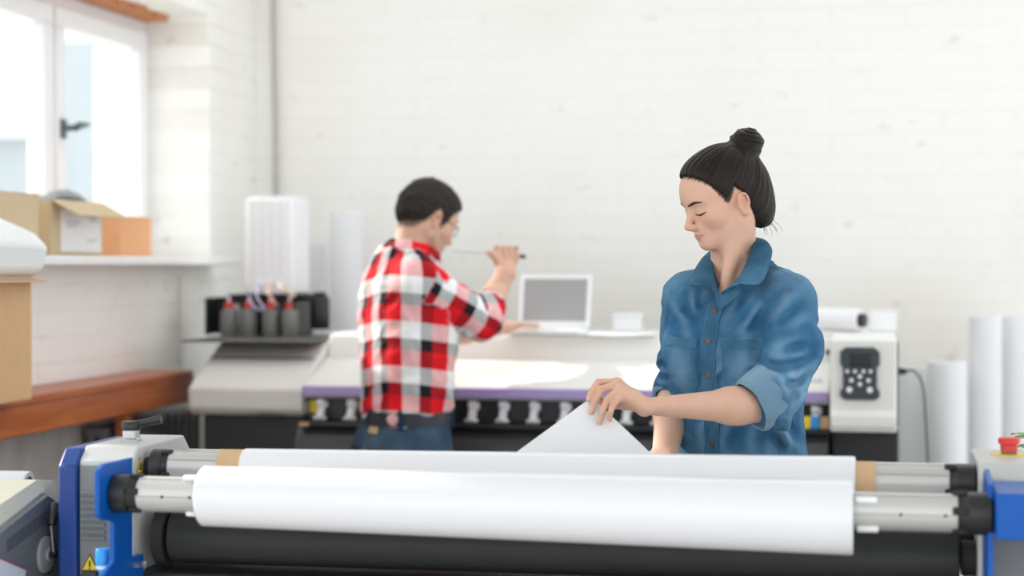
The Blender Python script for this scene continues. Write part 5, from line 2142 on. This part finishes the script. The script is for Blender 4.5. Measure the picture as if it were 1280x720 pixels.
# chest pockets with a welt and rounded corners
for s in (1, -1):
    cx_ = .082 if s > 0 else -.070
    hw_ = .048 if s > 0 else .040
    def wp(u, v, x, z, cx_=cx_):
        # cut lower corners
        k = max(0, .28 - v) / .28
        return cx_ + (x - cx_) * (1 - .38 * k * k), z + (.006 * s * (u - .5))
    po, Qp, Np = on_surface(SH, front_patch(cx_ - hw_, cx_ + hw_, 1.185, 1.292, 16, 18, wp), fw, .0016, 'chest_pocket', M['denim'], shirt_w, dist=.3, attrs={'fade': np.tile(np.outer(np.sin(np.linspace(.2, PI - .2, 16)), np.sin(np.linspace(.3, PI - .1, 18))).ravel() * .9 + .1, 2)})
    stitch(Qp[0], Np[0], lift=.0017, parent=po)
    stitch(Qp[-1], Np[-1], lift=.0017, parent=po)
    stitch(Qp[:, 0], Np[:, 0], lift=.0017, parent=po)
    wo_, Qw, Nw = on_surface(SH, front_patch(cx_ - hw_ - .002, cx_ + hw_ + .002, 1.279, 1.297, 16, 4, lambda u, v, x, z: (x, z + .006 * s * (u - .5))), fw, .0034, 'pocket_welt', M['denim_seam'], po, dist=.3)
    stitch(Qw[:, 0], Nw[:, 0], lift=.0034, parent=po)
    stitch(Qw[:, -1], Nw[:, -1], lift=.0034, parent=po)
# yoke, armhole, sleeve and side seams
def seam(px, double=True):
    for o in ((0, 1.6) if double else (0,)):
        S_ = spline([(a + o, b + o, 0) for a, b in px], 26)
        O = np.array([W(a, b, 3.45) for a, b, _ in S_])
        D = O - np.array([0, 0, CAMZ])
        D /= np.linalg.norm(D, axis=1)[:, None]
        Qy = SH.hit(O, D, 0, .9, 70)
        Qy = Qy[np.abs(SH(Qy)) < .004]
        if len(Qy) > 6:
            stitch(Qy, SH.normal(Qy), lift=.0006)


seam([(962, 332), (976, 338), (990, 345), (1003, 354)])
seam([(1000, 346), (985, 358), (974, 375), (966, 392), (956, 411)])
seam([(871, 341), (860, 341), (850, 344)], False)
seam([(866, 357), (856, 374), (846, 388)])
seam([(1011, 424), (1001, 453), (993, 477), (986, 498)])
seam([(970, 521), (969, 545), (969, 568)])

# cuffs: turned-back bands with an open end
def cuff(c0, c1, r0, r1, side_v, squash, name='cuff', nn=44, seed=1):
    d = (c1 - c0) / np.linalg.norm(c1 - c0)
    s_ = side_v - d * (side_v @ d)
    s_ /= np.linalg.norm(s_)
    t_ = np.cross(d, s_)
    L = np.linalg.norm(c1 - c0)
    prof = [(0, -.003), (.0, .003), (.12, .0052), (.5, .006), (.9, .0052), (1.0, .003), (1.0, -.001), (.9, -.002), (.0, -.003)]
    rings = []
    for t, o in prof:
        rr_ = r0 + (r1 - r0) * t + o
        ring = []
        for q in np.linspace(0, 2 * PI, nn, endpoint=False):
            wv = .0022 * math.sin(3 * q + seed + 2 * t) + .0014 * math.sin(7 * q + 2 * seed)
            ring.append(c0 + d * L * (t + .04 * math.sin(2 * q + seed)) + (rr_ + wv) * (s_ * math.cos(q) + t_ * squash * math.sin(q)))
        rings.append(ring)
    o_ = MB().rings(rings, cap=False).build(name, M['denim_in'], shirt_w, smooth=60)
    ed = np.array(rings[4] + [rings[4][0]])
    cen = c0 + d * L * .9
    nn_ = ed - cen
    nn_ /= np.linalg.norm(nn_, axis=1, keepdims=True)
    stitch(ed, nn_, lift=.0008, parent=o_)
    return o_


cuff(cf0 + (cf1 - cf0) * -.15, cf1, .0535, .0505, UP, .88, seed=1)
cuff(RE + (RWr - RE) * -.03, RE + (RWr - RE) * .13, .0420, .0405, CR, .95, seed=4)

# collar: stand folded over into a fall with two points
inner = [W(901, 370, 3.866), W(913, 360, 3.862), W(925, 348, 3.866), W(935, 328, 3.895), W(942, 305, 3.955), W(938, 298, 4.02), W(918, 300, 4.065), W(900, 310, 4.04), W(892, 326, 3.985), W(893, 344, 3.925), W(897, 359, 3.885), W(901, 371, 3.868)]
outer = [W(926, 356, 3.836), W(938, 358, 3.826), W(950, 357, 3.825), W(958, 345, 3.838), W(962, 318, 3.93), W(953, 311, 4.05), W(920, 314, 4.10), W(890, 324, 4.075), W(875, 337, 4.0), W(868, 352, 3.935), W(867, 359, 3.900), W(880, 358, 3.876)]
inn, out = spline(inner, 90), spline(outer, 90)
NF = WT.A[1]
for a in (inn, out):
    wq = np.clip(((a - nk) @ NF) / .09, 0, 1)
    a += wq[:, None] * NF * .004
P = np.zeros((90, 9, 3))
Nn = np.zeros((90, 9, 3))
cen = WH.w(0, -.02, -.06)
for i in range(90):
    mid = (inn[i] + out[i]) / 2
    rad = mid - np.array([nk[0], nk[1], mid[2]])
    rad /= np.linalg.norm(rad)
    for j in range(9):
        v = j / 8
        P[i, j] = inn[i] * (1 - v) + out[i] * v + (rad * .6 + UP * .6) * .011 * math.sin(PI * v) + (rad * .5 + UP * .3) * .0095 * v
for i in range(90):
    for j in range(9):
        du = P[min(i + 1, 89), j] - P[max(i - 1, 0), j]
        dv_ = P[i, min(j + 1, 8)] - P[i, max(j - 1, 0)]
        n_ = np.cross(du, dv_)
        n_ /= np.linalg.norm(n_) + 1e-9
        ref = P[i, j] - np.array([nk[0], nk[1], P[i, j][2] - .06])
        if n_ @ ref < 0:
            n_ = -n_
        Nn[i, j] = n_
col = MB().slab(P, Nn, .0028).build('collar', M['denim_seam'], shirt_w, smooth=70)
stitch(P[4:86, 7], Nn[4:86, 7], lift=.003, parent=col)
# collar stand hugging the neck, closed into the V
P = np.zeros((90, 5, 3))
Nn = np.zeros((90, 5, 3))
for i in range(90):
    rad = inn[i] - np.array([nk[0], nk[1], inn[i][2]])
    rad /= np.linalg.norm(rad) + 1e-9
    for j in range(5):
        P[i, j] = inn[i] - UP * .030 * (j / 4) + rad * (.006 * (j / 4)) - rad * .001
        Nn[i, j] = rad
MB().slab(P, Nn, .002).build('collar_stand', M['denim_seam'], shirt_w, smooth=70)

# ---- trousers and shoes (behind the machine)
TR = Sdf()
TR.add(loft(WT, [(.70, 0, -.01, .15, .11), (.80, 0, -.012, .152, .112), (.92, 0, -.008, .146, .108), (1.0, 0, 0, .132, .100), (1.04, 0, 0, .128, .096)]))
for s in (1, -1):
    hip, kn, an = WT.w(s * .075, -.01, .82), WT.w(s * .085, .005, .48), WT.w(s * .09, -.015, .09)
    TR.add(caps(hip, kn, .078, .056), .03)
    TR.add(caps(kn, an, .055, .042), .02)
TR.disp = lambda P: .003 * noise3(P * np.array([22, 22, 14]))
M['jeans_dark'] = denim_mat('dark_jeans', (.012, .02, .035, 1), (.03, .045, .07, 1), (.12, .16, .2, 1))
smesh(TR, WT.o + np.array([-.24, -.24, .06]), WT.o + np.array([.24, .24, 1.06]), .006, 'trousers', M['jeans_dark'], wom, lambda V: {'fade': np.full(len(V), .2)})
for s in (1, -1):
    SHO = Sdf()
    a, b = WT.w(s * .09, -.05, .045), WT.w(s * .105, .13, .030)
    SHO.add(ecaps(a, b, .036, .042, .040, .026, WT.A[0]))
    SHO.add(caps(WT.w(s * .09, -.02, .05), WT.w(s * .09, -.018, .10), .045, .044), .02)
    SHO.cut(lambda P: .004 - P[:, 2])
    c = (a + b) / 2
    smesh(SHO, c - np.array([.17, .17, .06]), c + np.array([.17, .17, .13]), .004, 'shoe', M['pvc'], wom)

# ------------------------------------------------------------------ the sheet she lifts
apex = W(739.5, 496.5, 3.607)
bl, br_ = W(585, 600, 3.56), W(856, 604, 3.585)
bl[2] = br_[2] = 1.0325
nu, nv = 30, 22
P = np.zeros((nu, nv, 3))
Nn = np.zeros((nu, nv, 3))
# triangular flap grid: v from base to apex, u across; base curls out of the flat sheet
for i in range(nu):
    u = i / (nu - 1)
    b0 = bl + (br_ - bl) * u
    for j in range(nv):
        v = j / (nv - 1)
        w_ = 1 - .992 * v
        p = apex + (b0 - apex) * w_
        p = p - CF * .010 * math.sin(PI * v) * (1 - .5 * abs(u - .5)) + CF * .02 * (1 - v) ** 3 * -1
        P[i, j] = p
fl = P.copy()
for i in range(nu):
    for j in range(nv):
        du = P[min(i + 1, nu - 1), j] - P[max(i - 1, 0), j]
        dv_ = P[i, min(j + 1, nv - 1)] - P[i, max(j - 1, 0)]
        n_ = np.cross(du, dv_)
        n_ /= np.linalg.norm(n_) + 1e-12
        Nn[i, j] = n_ if n_ @ CF > 0 else -n_
pm = MB().slab(P, Nn, .0007)
# the rest of the sheet lies flat on the bed
fb = bl + (bl - br_) * .0
y0 = min(bl[1], br_[1])
pts = [bl + np.array([0, 0, 0]), br_]
Q = np.zeros((12, 6, 3))
for i in range(12):
    u = i / 11
    b0 = (bl - CF * .02) + (br_ - bl) * u
    for j in range(6):
        v = j / 5
        tgt = np.array([-1.05 + .95 * u, 3.735, 1.0318])
        Q[i, j] = b0 + (tgt - b0) * v
        Q[i, j][2] = 1.0318 + .0006 * (1 - v)
Z_ = np.zeros_like(Q)
Z_[..., 2] = 1
pm.slab(Q, Z_, .0007)
tag(pm.build('paper_sheet', M['paper'], smooth=60), 'large white paper sheet with one corner lifted by the person in denim', 'paper')
# ------------------------------------------------------------------ the man in the plaid shirt at the printer
def dirr(deg_away):
    """level direction: 0 looks to the picture's right, positive turns away from the camera"""
    a = math.radians(deg_away)
    return CR * math.cos(a) + CF * math.sin(a)


MZ = 5.50
mo = W(510, 400, MZ)
MT = Frame((mo[0], mo[1], 0), dirr(30))
MH = Frame(W(533, 276, 5.50), dirr(35), math.radians(25), .93)
man = thing('person', (mo[0], mo[1], 0), 'person in red and white plaid shirt and jeans working at the printer', 'person')
M['skin_m'] = skin_mat('warm_skin', (.66, .42, .31, 1), (.45, .20, .16, 1))
M['hair_m'] = hair_mat('short_dark_hair', (.009, .007, .006, 1), (.030, .022, .016, 1), .55)
M['plaid'] = plaid_mat('red_plaid_flannel')
M['jeans'] = denim_mat('blue_jeans', (.012, .030, .065, 1), (.035, .075, .135, 1), (.28, .40, .52, 1))
M['belt'] = plain('dark_navy_belt', (.014, .016, .028, 1), .5, noise=.1)

mRS, mRE = W(520, 352, 5.37), W(601, 400, 5.48)
mRW = W(632, 342, 5.66)
mRC = W(612, 384, 5.53)
mLS, mLE = W(500, 352, 5.66), W(556, 414, 5.80)
mLW = W(618, 411, 5.86)
B2 = Sdf()
add_head(B2, MH, True)
mk_ = W(513, 316, 5.50)
B2.add(caps(MH.w(0, -.022, -.03), mk_, .055, .058), .022)
for s in (1, -1):
    B2.add(caps(MH.w(s * .050, -.018, -.03), mk_ + MT.A[1] * .04 + MT.A[0] * .02 * s, .010, .010), .02)
B2.add(loft(MT, [(1.12, 0, 0, .14, .10), (1.25, 0, 0, .15, .105), (1.36, 0, -.005, .155, .098), (1.44, 0, -.012, .115, .075), (1.50, 0, -.015, .06, .055)]), .03)
for p in (mRS, mLS):
    B2.add(caps(mk_ - UP * .03, p, .045, .05), .03)
B2.add(caps(mRS, mRE, .050, .041), .03)
sd = np.cross(mRW - mRE, CR)
B2.add(ecaps(mRE, mRE + (mRW - mRE) * .4, .038, .039, .038, .039, CR), .02)
B2.add(ecaps(mRE + (mRW - mRE) * .35, mRW, .039, .029, .039, .024, CR), .02)
# right fist round the driver handle: the tool runs left to right in front of the palm
fc = W(632, 325, 5.70)
tool_d = (W(655, 317.5, 5.70) - W(575, 311.5, 5.66))
tool_d /= np.linalg.norm(tool_d)
tool_p = W(632, 319, 5.685)
B2.add(caps(mRW, fc - UP * .012, .026, .030), .018)
B2.add(ell(fc, (.036, .028, .030), np.array([CR, CF, UP])), .016)
up2 = UP - tool_d * (UP @ tool_d)
up2 /= np.linalg.norm(up2)
bk = np.cross(tool_d, up2)                       # towards / away from camera
if bk @ CF < 0:
    bk = -bk
for i in range(4):
    o = tool_d * (-.027 + i * .0185)
    p = fc + o - bk * .020 + up2 * (.016 - .004 * abs(i - 1.2))
    q1 = tool_p + o + up2 * .020 - bk * .004
    q2 = tool_p + o + up2 * .008 + bk * .017
    q3 = tool_p + o - up2 * .012 + bk * .014
    B2.add(caps(p, q1, .0105, .0098), .006)
    B2.add(caps(q1, q2, .0098, .0088), .003)
    B2.add(caps(q2, q3, .0088, .0078), .003)
th0 = fc - tool_d * .024 - bk * .022 - UP * .012
th1 = tool_p - tool_d * .042 - bk * .016 - up2 * .002
th2 = tool_p - tool_d * .050 + bk * .010 + up2 * .004
B2.add(caps(th0, th1, .0130, .0110), .010)
B2.add(caps(th1, th2, .0108, .0090), .004)
# left arm, hand on the laptop
B2.add(caps(mLS, mLE, .050, .041), .03)
B2.add(ecaps(mLE, mLE + (mLW - mLE) * .4, .040, .043, .038, .040, CF), .02)
B2.add(ecaps(mLE + (mLW - mLE) * .35, mLW, .043, .029, .040, .022, CF), .02)
hd = W(652, 414, 5.93) - mLW
hd /= np.linalg.norm(hd)
hs = np.cross(hd, UP)
hs /= np.linalg.norm(hs)
kz = mLW[2] + .004
for i, o in enumerate((-.030, -.010, .010, .028)):
    k0 = mLW + hd * (.082 if i in (1, 2) else .074) + hs * o
    k0[2] = kz + .006
    B2.add(caps(mLW + hs * o * .6, k0, .0165, .0120), .012)
    p = k0
    for L, dz, r_ in (((.044, .048, .044, .034)[i], -.014, .0088), (.026, -.012, .0078), (.020, -.004, .0070)):
        q = p + (hd + hs * o * 4) * L * .92
        q[2] = max(p[2] + dz, 1.2505 + r_ * .9)
        B2.add(caps(p, q, r_ + .0009, r_), .003)
        p = q
tp = mLW + hd * .03 + hs * .03
tq = tp + hd * .035 + hs * .016
tq[2] = 1.262
B2.add(caps(mLW + hs * .014, tp, .015, .0125), .010)
B2.add(caps(tp, tq, .0118, .0098), .004)
tq2 = tq + hd * .03
tq2[2] = 1.259
B2.add(caps(tq, tq2, .0098, .0080), .004)
al = np.array([mRS, mRE, mRW, mLS, mLE, mLW, W(656, 412, 5.9), fc, MH.o])


def mattr(V):
    a = face_attrs(MH, V, True)
    q = MH.loc(V)
    nz_ = noise3(q * 300) * .5 + .5
    hl_ = mhair(V)
    beard = .22 * ((q[:, 2] < -.028) & (q[:, 1] > .0) & (q[:, 2] > -.105)) * (.6 + .4 * nz_)
    a['roots'] = np.maximum(np.clip(1 - (hl_ + .001) / (.006 + .008 * nz_), 0, 1) ** 1.4 * (np.abs(q[:, 0]) < .076) * (q[:, 2] > -.06) * .8, beard * (np.abs(q[:, 0]) < .07))
    return a


mly = np.array([-.20, -.125, -.10, -.075, -.055, -.035, -.022, -.004, .008, .018, .028, .045, .062, .078, .090, .12])
mlz = np.array([-.050, -.050, -.052, -.050, -.040, -.010, .022, .032, .000, -.014, -.004, .040, .056, .064, .068, .075])


def mhair(P):
    q = MH.loc(P)
    w_ = .004 * noise3(q * 110)
    return (np.interp(q[:, 1], mly, mlz) - q[:, 2] + w_) * MH.s * .7


smesh(B2, al.min(0) - np.array([.16, .16, 0]) * 1 - np.array([0, 0, .18]), al.max(0) + np.array([.16, .16, .20]), .0024, 'body', M['skin_m'], man, mattr, relax=2)
for s in (1, -1):
    brow_mesh(B2, MH, s, [(.012, .0310), (.026, .0355), (.040, .0370), (.052, .0310)], .0040, 'eyebrow', M['hair_m'], man)
    brow_mesh(B2, MH, s, [(.0185, .0040), (.026, -.0010), (.035, -.0015), (.0445, .0022), (.048, .0040)], .0018, 'eyelashes', M['hair_m'], man, flat=1.1)
H2 = Sdf()
H2.add(MH.ell((0, -.010, .038), (.0770, .1000, .0970)))
H2.add(MH.ell((0, -.045, .010), (.064, .060, .066)), .03)
H2.add(MH.ell((0, .040, .058), (.062, .058, .058)), .03)
H2.cut(mhair, .006)


def mstrand(V):
    q = MH.loc(V)
    return np.stack([q[:, 0] * 180, q[:, 1] * 60, q[:, 2] * 120], 1)


H2.disp = lambda P: .0026 * noise3(MH.loc(P) * np.array([90, 45, 60])) + .0016 * noise3(MH.loc(P) * 170) - .0050 * np.exp(-np.clip(-mhair(P), 0, 1) / .012)
smesh(H2, MH.o - .17, MH.o + np.array([.17, .17, .19]), .0024, 'hair', M['hair_m'], man, lambda V: {'strand': mstrand(V)}, relax=1)

# glasses: two rims, bridge, temples
gl = MB()
M['glass_frame'] = plain('dark_wire_frame', (.05, .045, .04, 1), .3, metal=.6)
for s in (1, -1):
    c = np.array([s * .033, .098, .004])
    ring = [MH.w(c[0] + .022 * math.cos(a), c[1] - .010 * abs(c[0] + .022 * math.cos(a) - .0) / .05, c[2] + .018 * math.sin(a)) for a in np.linspace(0, 2 * PI, 29)]
    gl.tube(ring, .0011, n=6)
    gl.tube(spline([MH.w(s * .054, .088, .008), MH.w(s * .066, .070, .010), MH.w(s * .077, .02, .012), MH.w(s * .079, -.006, .012), MH.w(s * .076, -.020, -.006)], 20), .0013, n=6)
gl.tube(spline([MH.w(-.012, .099, .007), MH.w(0, .103, .010), MH.w(.012, .099, .007)], 8), .0011, n=6)
glo = gl.build('glasses', M['glass_frame'], man, smooth=60)
for s in (1, -1):
    lens = MB()
    c = np.array([s * .033, .0975, .004])
    pts_ = [MH.w(c[0] + .0215 * math.cos(a), c[1] - .010 * abs(c[0] + .0215 * math.cos(a)) / .05, c[2] + .0175 * math.sin(a)) for a in np.linspace(0, 2 * PI, 24, endpoint=False)]
    back = [p - MH.A[1] * .0008 for p in pts_]
    lens.rings([pts_, back])
    lens.build('lens', M['glass'], glo, smooth=0)

# ---- plaid shirt
S2 = Sdf()
S2.add(loft(MT, [(.985, .004, -.006, .150, .112), (1.04, .002, -.004, .153, .116), (1.12, 0, 0, .156, .118), (1.22, 0, 0, .166, .124), (1.32, 0, -.004, .172, .122), (1.40, 0, -.012, .150, .104), (1.455, 0, -.018, .105, .080), (1.50, 0, -.02, .062, .060)], 2.4), 0)
for p, r0 in ((mRS, .056), (mLS, .056)):
    S2.add(caps(mk_ - UP * .022, p + UP * .010, .048, r0), .03)
S2.add(caps(mRS, mRE, .066, .055), .025)
S2.add(caps(mRE, mRC, .053, .049), .02)
S2.add(caps(mLS, mLE, .064, .056), .025)
S2.sub(caps(MH.w(0, -.022, -.03) + UP * .05, mk_, .066, .064), .006)


def mfold(P):
    q = MT.loc(P)
    tl, dl = seg_t(P, mRS, mRE)
    ax = (mRE - mRS) / np.linalg.norm(mRE - mRS)
    n1 = noise3(np.stack([q[:, 0] * 14, q[:, 1] * 14, q[:, 2] * 7 + q[:, 1] * 6], 1) + 3)
    n2 = noise3(np.stack([q[:, 0] * 26 + q[:, 2] * 20, q[:, 1] * 26 + q[:, 2] * 12, q[:, 2] * 14], 1) + 8)
    body = .007 * n1 + .004 * (1 - 2.3 * np.abs(n2)) + .007 * np.exp(-((q[:, 2] - 1.01) / .02) ** 2) * noise3(q * np.array([18, 18, 5.0]))
    s1 = P @ ax
    r1 = (P - mRS) - ((P - mRS) @ ax)[:, None] * ax
    m1 = noise3(np.stack([s1 * 26 + r1[:, 2] * 20, r1 @ CF * 10, r1[:, 2] * 8], 1) + 2)
    slv = (.003 + .006 * np.exp(-((tl - 1) / .3) ** 2) + .003 * np.exp(-((tl - .1) / .2) ** 2)) * (1 - 2.4 * np.abs(m1))
    w_ = np.clip((.085 - dl) / .02, 0, 1)
    cu = np.clip((np.linalg.norm(P - mRC, axis=1) - .05) / .03, 0, 1)
    return (body * (1 - w_) + slv * w_) * cu


S2.disp = mfold
pts = np.array([mRS, mRE, mRC, mLS, mLE, MT.w(0, 0, .99), MT.w(0, 0, 1.5)])


def plaid(V):
    q = MT.loc(V)
    ang = np.arctan2(q[:, 0], -q[:, 1])          # seam at the front, away from view
    fold_ = mfold(V)
    uv = np.stack([ang * .150 + .02, q[:, 2] + .012 * np.sin(ang * 2), np.zeros(len(V))], 1)
    for a, b, o in ((mRS, mRE, .03), (mLS, mLE, .07)):
        ax = (b - a) / np.linalg.norm(b - a)
        t, d = seg_t(V, a, b)
        r = (V - a) - ((V - a) @ ax)[:, None] * ax
        u1 = np.cross(ax, CF)
        u1 /= np.linalg.norm(u1)
        u2 = np.cross(ax, u1)
        th = np.arctan2(r @ u1, r @ -CF)
        sl = np.stack([(V - a) @ ax + o, th * .060 + .05, np.zeros(len(V))], 1)
        dt = np.abs((np.sqrt((q[:, 0] / .166) ** 2 + (q[:, 1] / .122) ** 2) - 1)) * .12
        m = (d < .075) & (t > .08) & ((dt > .012) | (t > .5)) & (np.abs(q[:, 2] - 1.0) > -1)
        uv[m] = sl[m]
    return {'plaid': uv}


shirt_m = smesh(S2, np.array([pts[:, 0].min() - .26, pts[:, 1].min() - .2, .98]), np.array([pts[:, 0].max() + .12, pts[:, 1].max() + .2, 1.55]), .0036, 'shirt', M['plaid'], man, plaid, relax=2, slack=.03)


def plaid_band(V, a, b, o=.0):
    ax = (b - a) / np.linalg.norm(b - a)
    r = (V - a) - ((V - a) @ ax)[:, None] * ax
    u1 = np.cross(ax, CF)
    u1 /= np.linalg.norm(u1)
    th = np.arctan2(r @ u1, r @ -CF)
    return {'plaid': np.stack([(V - a) @ ax + o, th * .06, np.zeros(len(V))], 1)}


def band(c0, c1, r0, r1, name, parent, o=.07):
    d = (c1 - c0) / np.linalg.norm(c1 - c0)
    s_ = np.cross(d, CF)
    s_ /= np.linalg.norm(s_)
    t_ = np.cross(d, s_)
    L = np.linalg.norm(c1 - c0)
    rings = []
    for t, e in [(0, -.004), (0, .003), (.12, .006), (.5, .0065), (.9, .0055), (1, .003), (1, -.002), (.9, -.003), (0, -.004)]:
        rr_ = r0 + (r1 - r0) * t + e
        rings.append([c0 + d * L * t + (rr_ + .002 * math.sin(3 * q + t)) * (s_ * math.cos(q) + t_ * math.sin(q)) for q in np.linspace(0, 2 * PI, 40, endpoint=False)])
    mb = MB().rings(rings, cap=False)
    V = np.array(mb.v)
    return mb.build(name, M['plaid'], parent, smooth=60, attrs=plaid_band(V, c0, c1, o))


band(W(588, 393, 5.465), W(613, 393, 5.525), .060, .058, 'cuff', shirt_m)
band(mLE + (mLW - mLE) * -.05, mLE + (mLW - mLE) * .12, .050, .049, 'cuff', shirt_m)
# collar: band standing round the neck and turned down
inn, out = [], []
for a in np.linspace(-PI * .86, PI * .86, 60):
    dx, dy = math.sin(a), -math.cos(a)
    up_ = .030 - .034 * (abs(a) / PI) ** 2
    inn.append(mk_ + MT.A[0] * dx * .064 + MT.A[1] * (dy * .066 + .004) + UP * (up_ + .010))
    out.append(mk_ + MT.A[0] * dx * .083 + MT.A[1] * (dy * .082 + .004) + UP * (up_ - .030 - .012 * (abs(a) / PI) ** 3))
P = np.zeros((60, 7, 3))
Nn = np.zeros((60, 7, 3))
for i in range(60):
    for j in range(7):
        v = j / 6
        rad = (inn[i] - mk_) * np.array([1, 1, 0])
        rad /= np.linalg.norm(rad)
        P[i, j] = inn[i] * (1 - v) + out[i] * v + rad * .007 * math.sin(PI * v)
        Nn[i, j] = rad * .7 + UP * .7
mb = MB().slab(P, Nn, .003)
V = np.array(mb.v)
mb.build('collar', M['plaid'], shirt_m, smooth=70, attrs={'plaid': np.stack([V @ CR * 1.0 + .03, V[:, 2] + V @ CF, np.zeros(len(V))], 1)})

# ---- jeans, belt, shoes
J = Sdf()
J.add(loft(MT, [(.72, .0, -.01, .150, .115), (.82, .0, -.014, .158, .124), (.92, 0, -.012, .156, .122), (1.0, 0, -.006, .148, .114), (1.035, 0, -.004, .146, .112)]))
for s in (1, -1):
    hip, kn, an = MT.w(s * .080, -.01, .84), MT.w(s * .09, .01, .50), MT.w(s * .095, -.02, .10)
    J.add(caps(hip, kn, .088, .064), .03)
    J.add(caps(kn, an, .062, .050), .02)
for s in (1, -1):
    J.add(MT.ell((s * .062, -.085, .90), (.070, .052, .075)), .04)
J.disp = lambda P: .005 * noise3(np.stack([P @ CR * 16, P @ CF * 16, P[:, 2] * 26], 1)) + .003 * noise3(P * 34)
jeans = smesh(J, MT.o + np.array([-.27, -.27, .07]), MT.o + np.array([.27, .27, 1.045]), .005, 'jeans', M['jeans'], man,
              lambda V: {'fade': .25 + .6 * np.clip(noise3(V * 9), 0, 1) + .5 * np.exp(-((V - MT.w(-.07, -.13, .88)) ** 2).sum(1) / .06 ** 2)}, slack=.03)


def hip_ring(z, off, n=64):
    rr_ = []
    for a in np.linspace(0, 2 * PI, n, endpoint=False):
        d = MT.A[0] * math.sin(a) - MT.A[1] * math.cos(a)
        rr_.append((MT.w(0, -.005, z) + d * .22, -d))
    O = np.array([p for p, _ in rr_])
    D = np.array([d for _, d in rr_])
    return J.hit(O, D, 0, .21) - D * off


bt = MB()
bt.rings([list(hip_ring(.992, .000)), list(hip_ring(.990, .006)), list(hip_ring(1.010, .0065)), list(hip_ring(1.028, .006)), list(hip_ring(1.026, .000))], cap=False)
belt = bt.build('belt', M['belt'], man, smooth=40)
R_ = hip_ring(.985, .003)
for k in (0, 10, 22, 42, 54):
    p = (R_[k] + hip_ring(1.03, .0)[k]) / 2
    n_ = (p - MT.w(0, -.005, p[2]))
    n_ /= np.linalg.norm(n_)
    t_ = np.cross(UP, n_)
    MB().obox(p + n_ * .008, t_ * .006, UP * .028, n_ * .0015).build('belt_loop', M['jeans'], jeans, bevel=.001)
# leather patch on the waistband, back pockets
def back_patch(x0, x1, z0, z1, name, mat, th):
    P = np.zeros((8, 8, 3))
    for i in range(8):
        for j in range(8):
            P[i, j] = MT.w(x0 + (x1 - x0) * i / 7, -.30, z0 + (z1 - z0) * j / 7 - (.02 * (1 - abs(i / 3.5 - 1)) * (1 - j / 7) if 'pocket' in name else 0))
    return on_surface(J, P, MT.A[1], th, name, M[mat], jeans, dist=.3)[0]


back_patch(-.055, -.004, .966, .986, 'leather_patch', 'tan', .003)
back_patch(-.125, -.03, .80, .925, 'back_pocket', 'jeans', .003)
back_patch(.03, .125, .80, .925, 'back_pocket', 'jeans', .003)
for s in (1, -1):
    SHO = Sdf()
    a, b = MT.w(s * .095, -.06, .05), MT.w(s * .11, .15, .034)
    SHO.add(ecaps(a, b, .040, .046, .046, .030, MT.A[0]))
    SHO.add(caps(MT.w(s * .095, -.03, .06), MT.w(s * .095, -.025, .11), .050, .05), .02)
    SHO.cut(lambda P: .004 - P[:, 2])
    c = (a + b) / 2
    smesh(SHO, c - np.array([.2, .2, .06]), c + np.array([.2, .2, .13]), .004, 'shoe', M['black_matt'], man)

# ---- the small screwdriver in his hand
sdv = thing('screwdriver', tool_p, 'thin screwdriver with dark handle held up in the fist of the person in plaid', 'screwdriver')
e0, e1_ = tool_p + tool_d * .062, tool_p - tool_d * .040
MB().lathe(e1_, e0 - e1_, [(0, .004), (.006, .0065), (.05, .0060), (.088, .0065), (.098, .0062), (.102, .0040)], 20).build('handle', plain('dark_green_handle', (.02, .05, .03, 1), .35), sdv, smooth=40)
MB().tube([e1_, e1_ - tool_d * .10, e1_ - tool_d * .125], [.0022, .0020, .0012], n=10).build('blade', M['steel'], sdv, smooth=60)
# ------------------------------------------------------------------ daylight
wd = bpy.data.worlds.new('sky')
scn.world = wd
wd.use_nodes = True
bgn = wd.node_tree.nodes['Background']
bgn.inputs['Color'].default_value = (.93, .965, 1.0, 1)
bgn.inputs['Strength'].default_value = 1.0
sd_ = bpy.data.lights.new('sun', 'SUN')
sd_.energy = 3.6
sd_.angle = math.radians(1.5)
sd_.color = (1.0, .95, .88)
so_ = bpy.data.objects.new('sun', sd_)
COL.objects.link(so_)
sdir = Vector((.93, -.27, -.47)).normalized()
so_.rotation_euler = sdir.to_track_quat('-Z', 'Y').to_euler()
so_.location = (-8, 12, 6)
scn.view_settings.view_transform = 'Standard'
scn.view_settings.look = 'None'
scn.view_settings.gamma = 1
scn.view_settings.exposure = 0.92
scn.view_settings.use_curve_mapping = False
scn.cycles.use_denoising = True
scn.cycles.max_bounces = 10
scn.cycles.diffuse_bounces = 6
scn.cycles.transparent_max_bounces = 16
scn.render.film_transparent = False
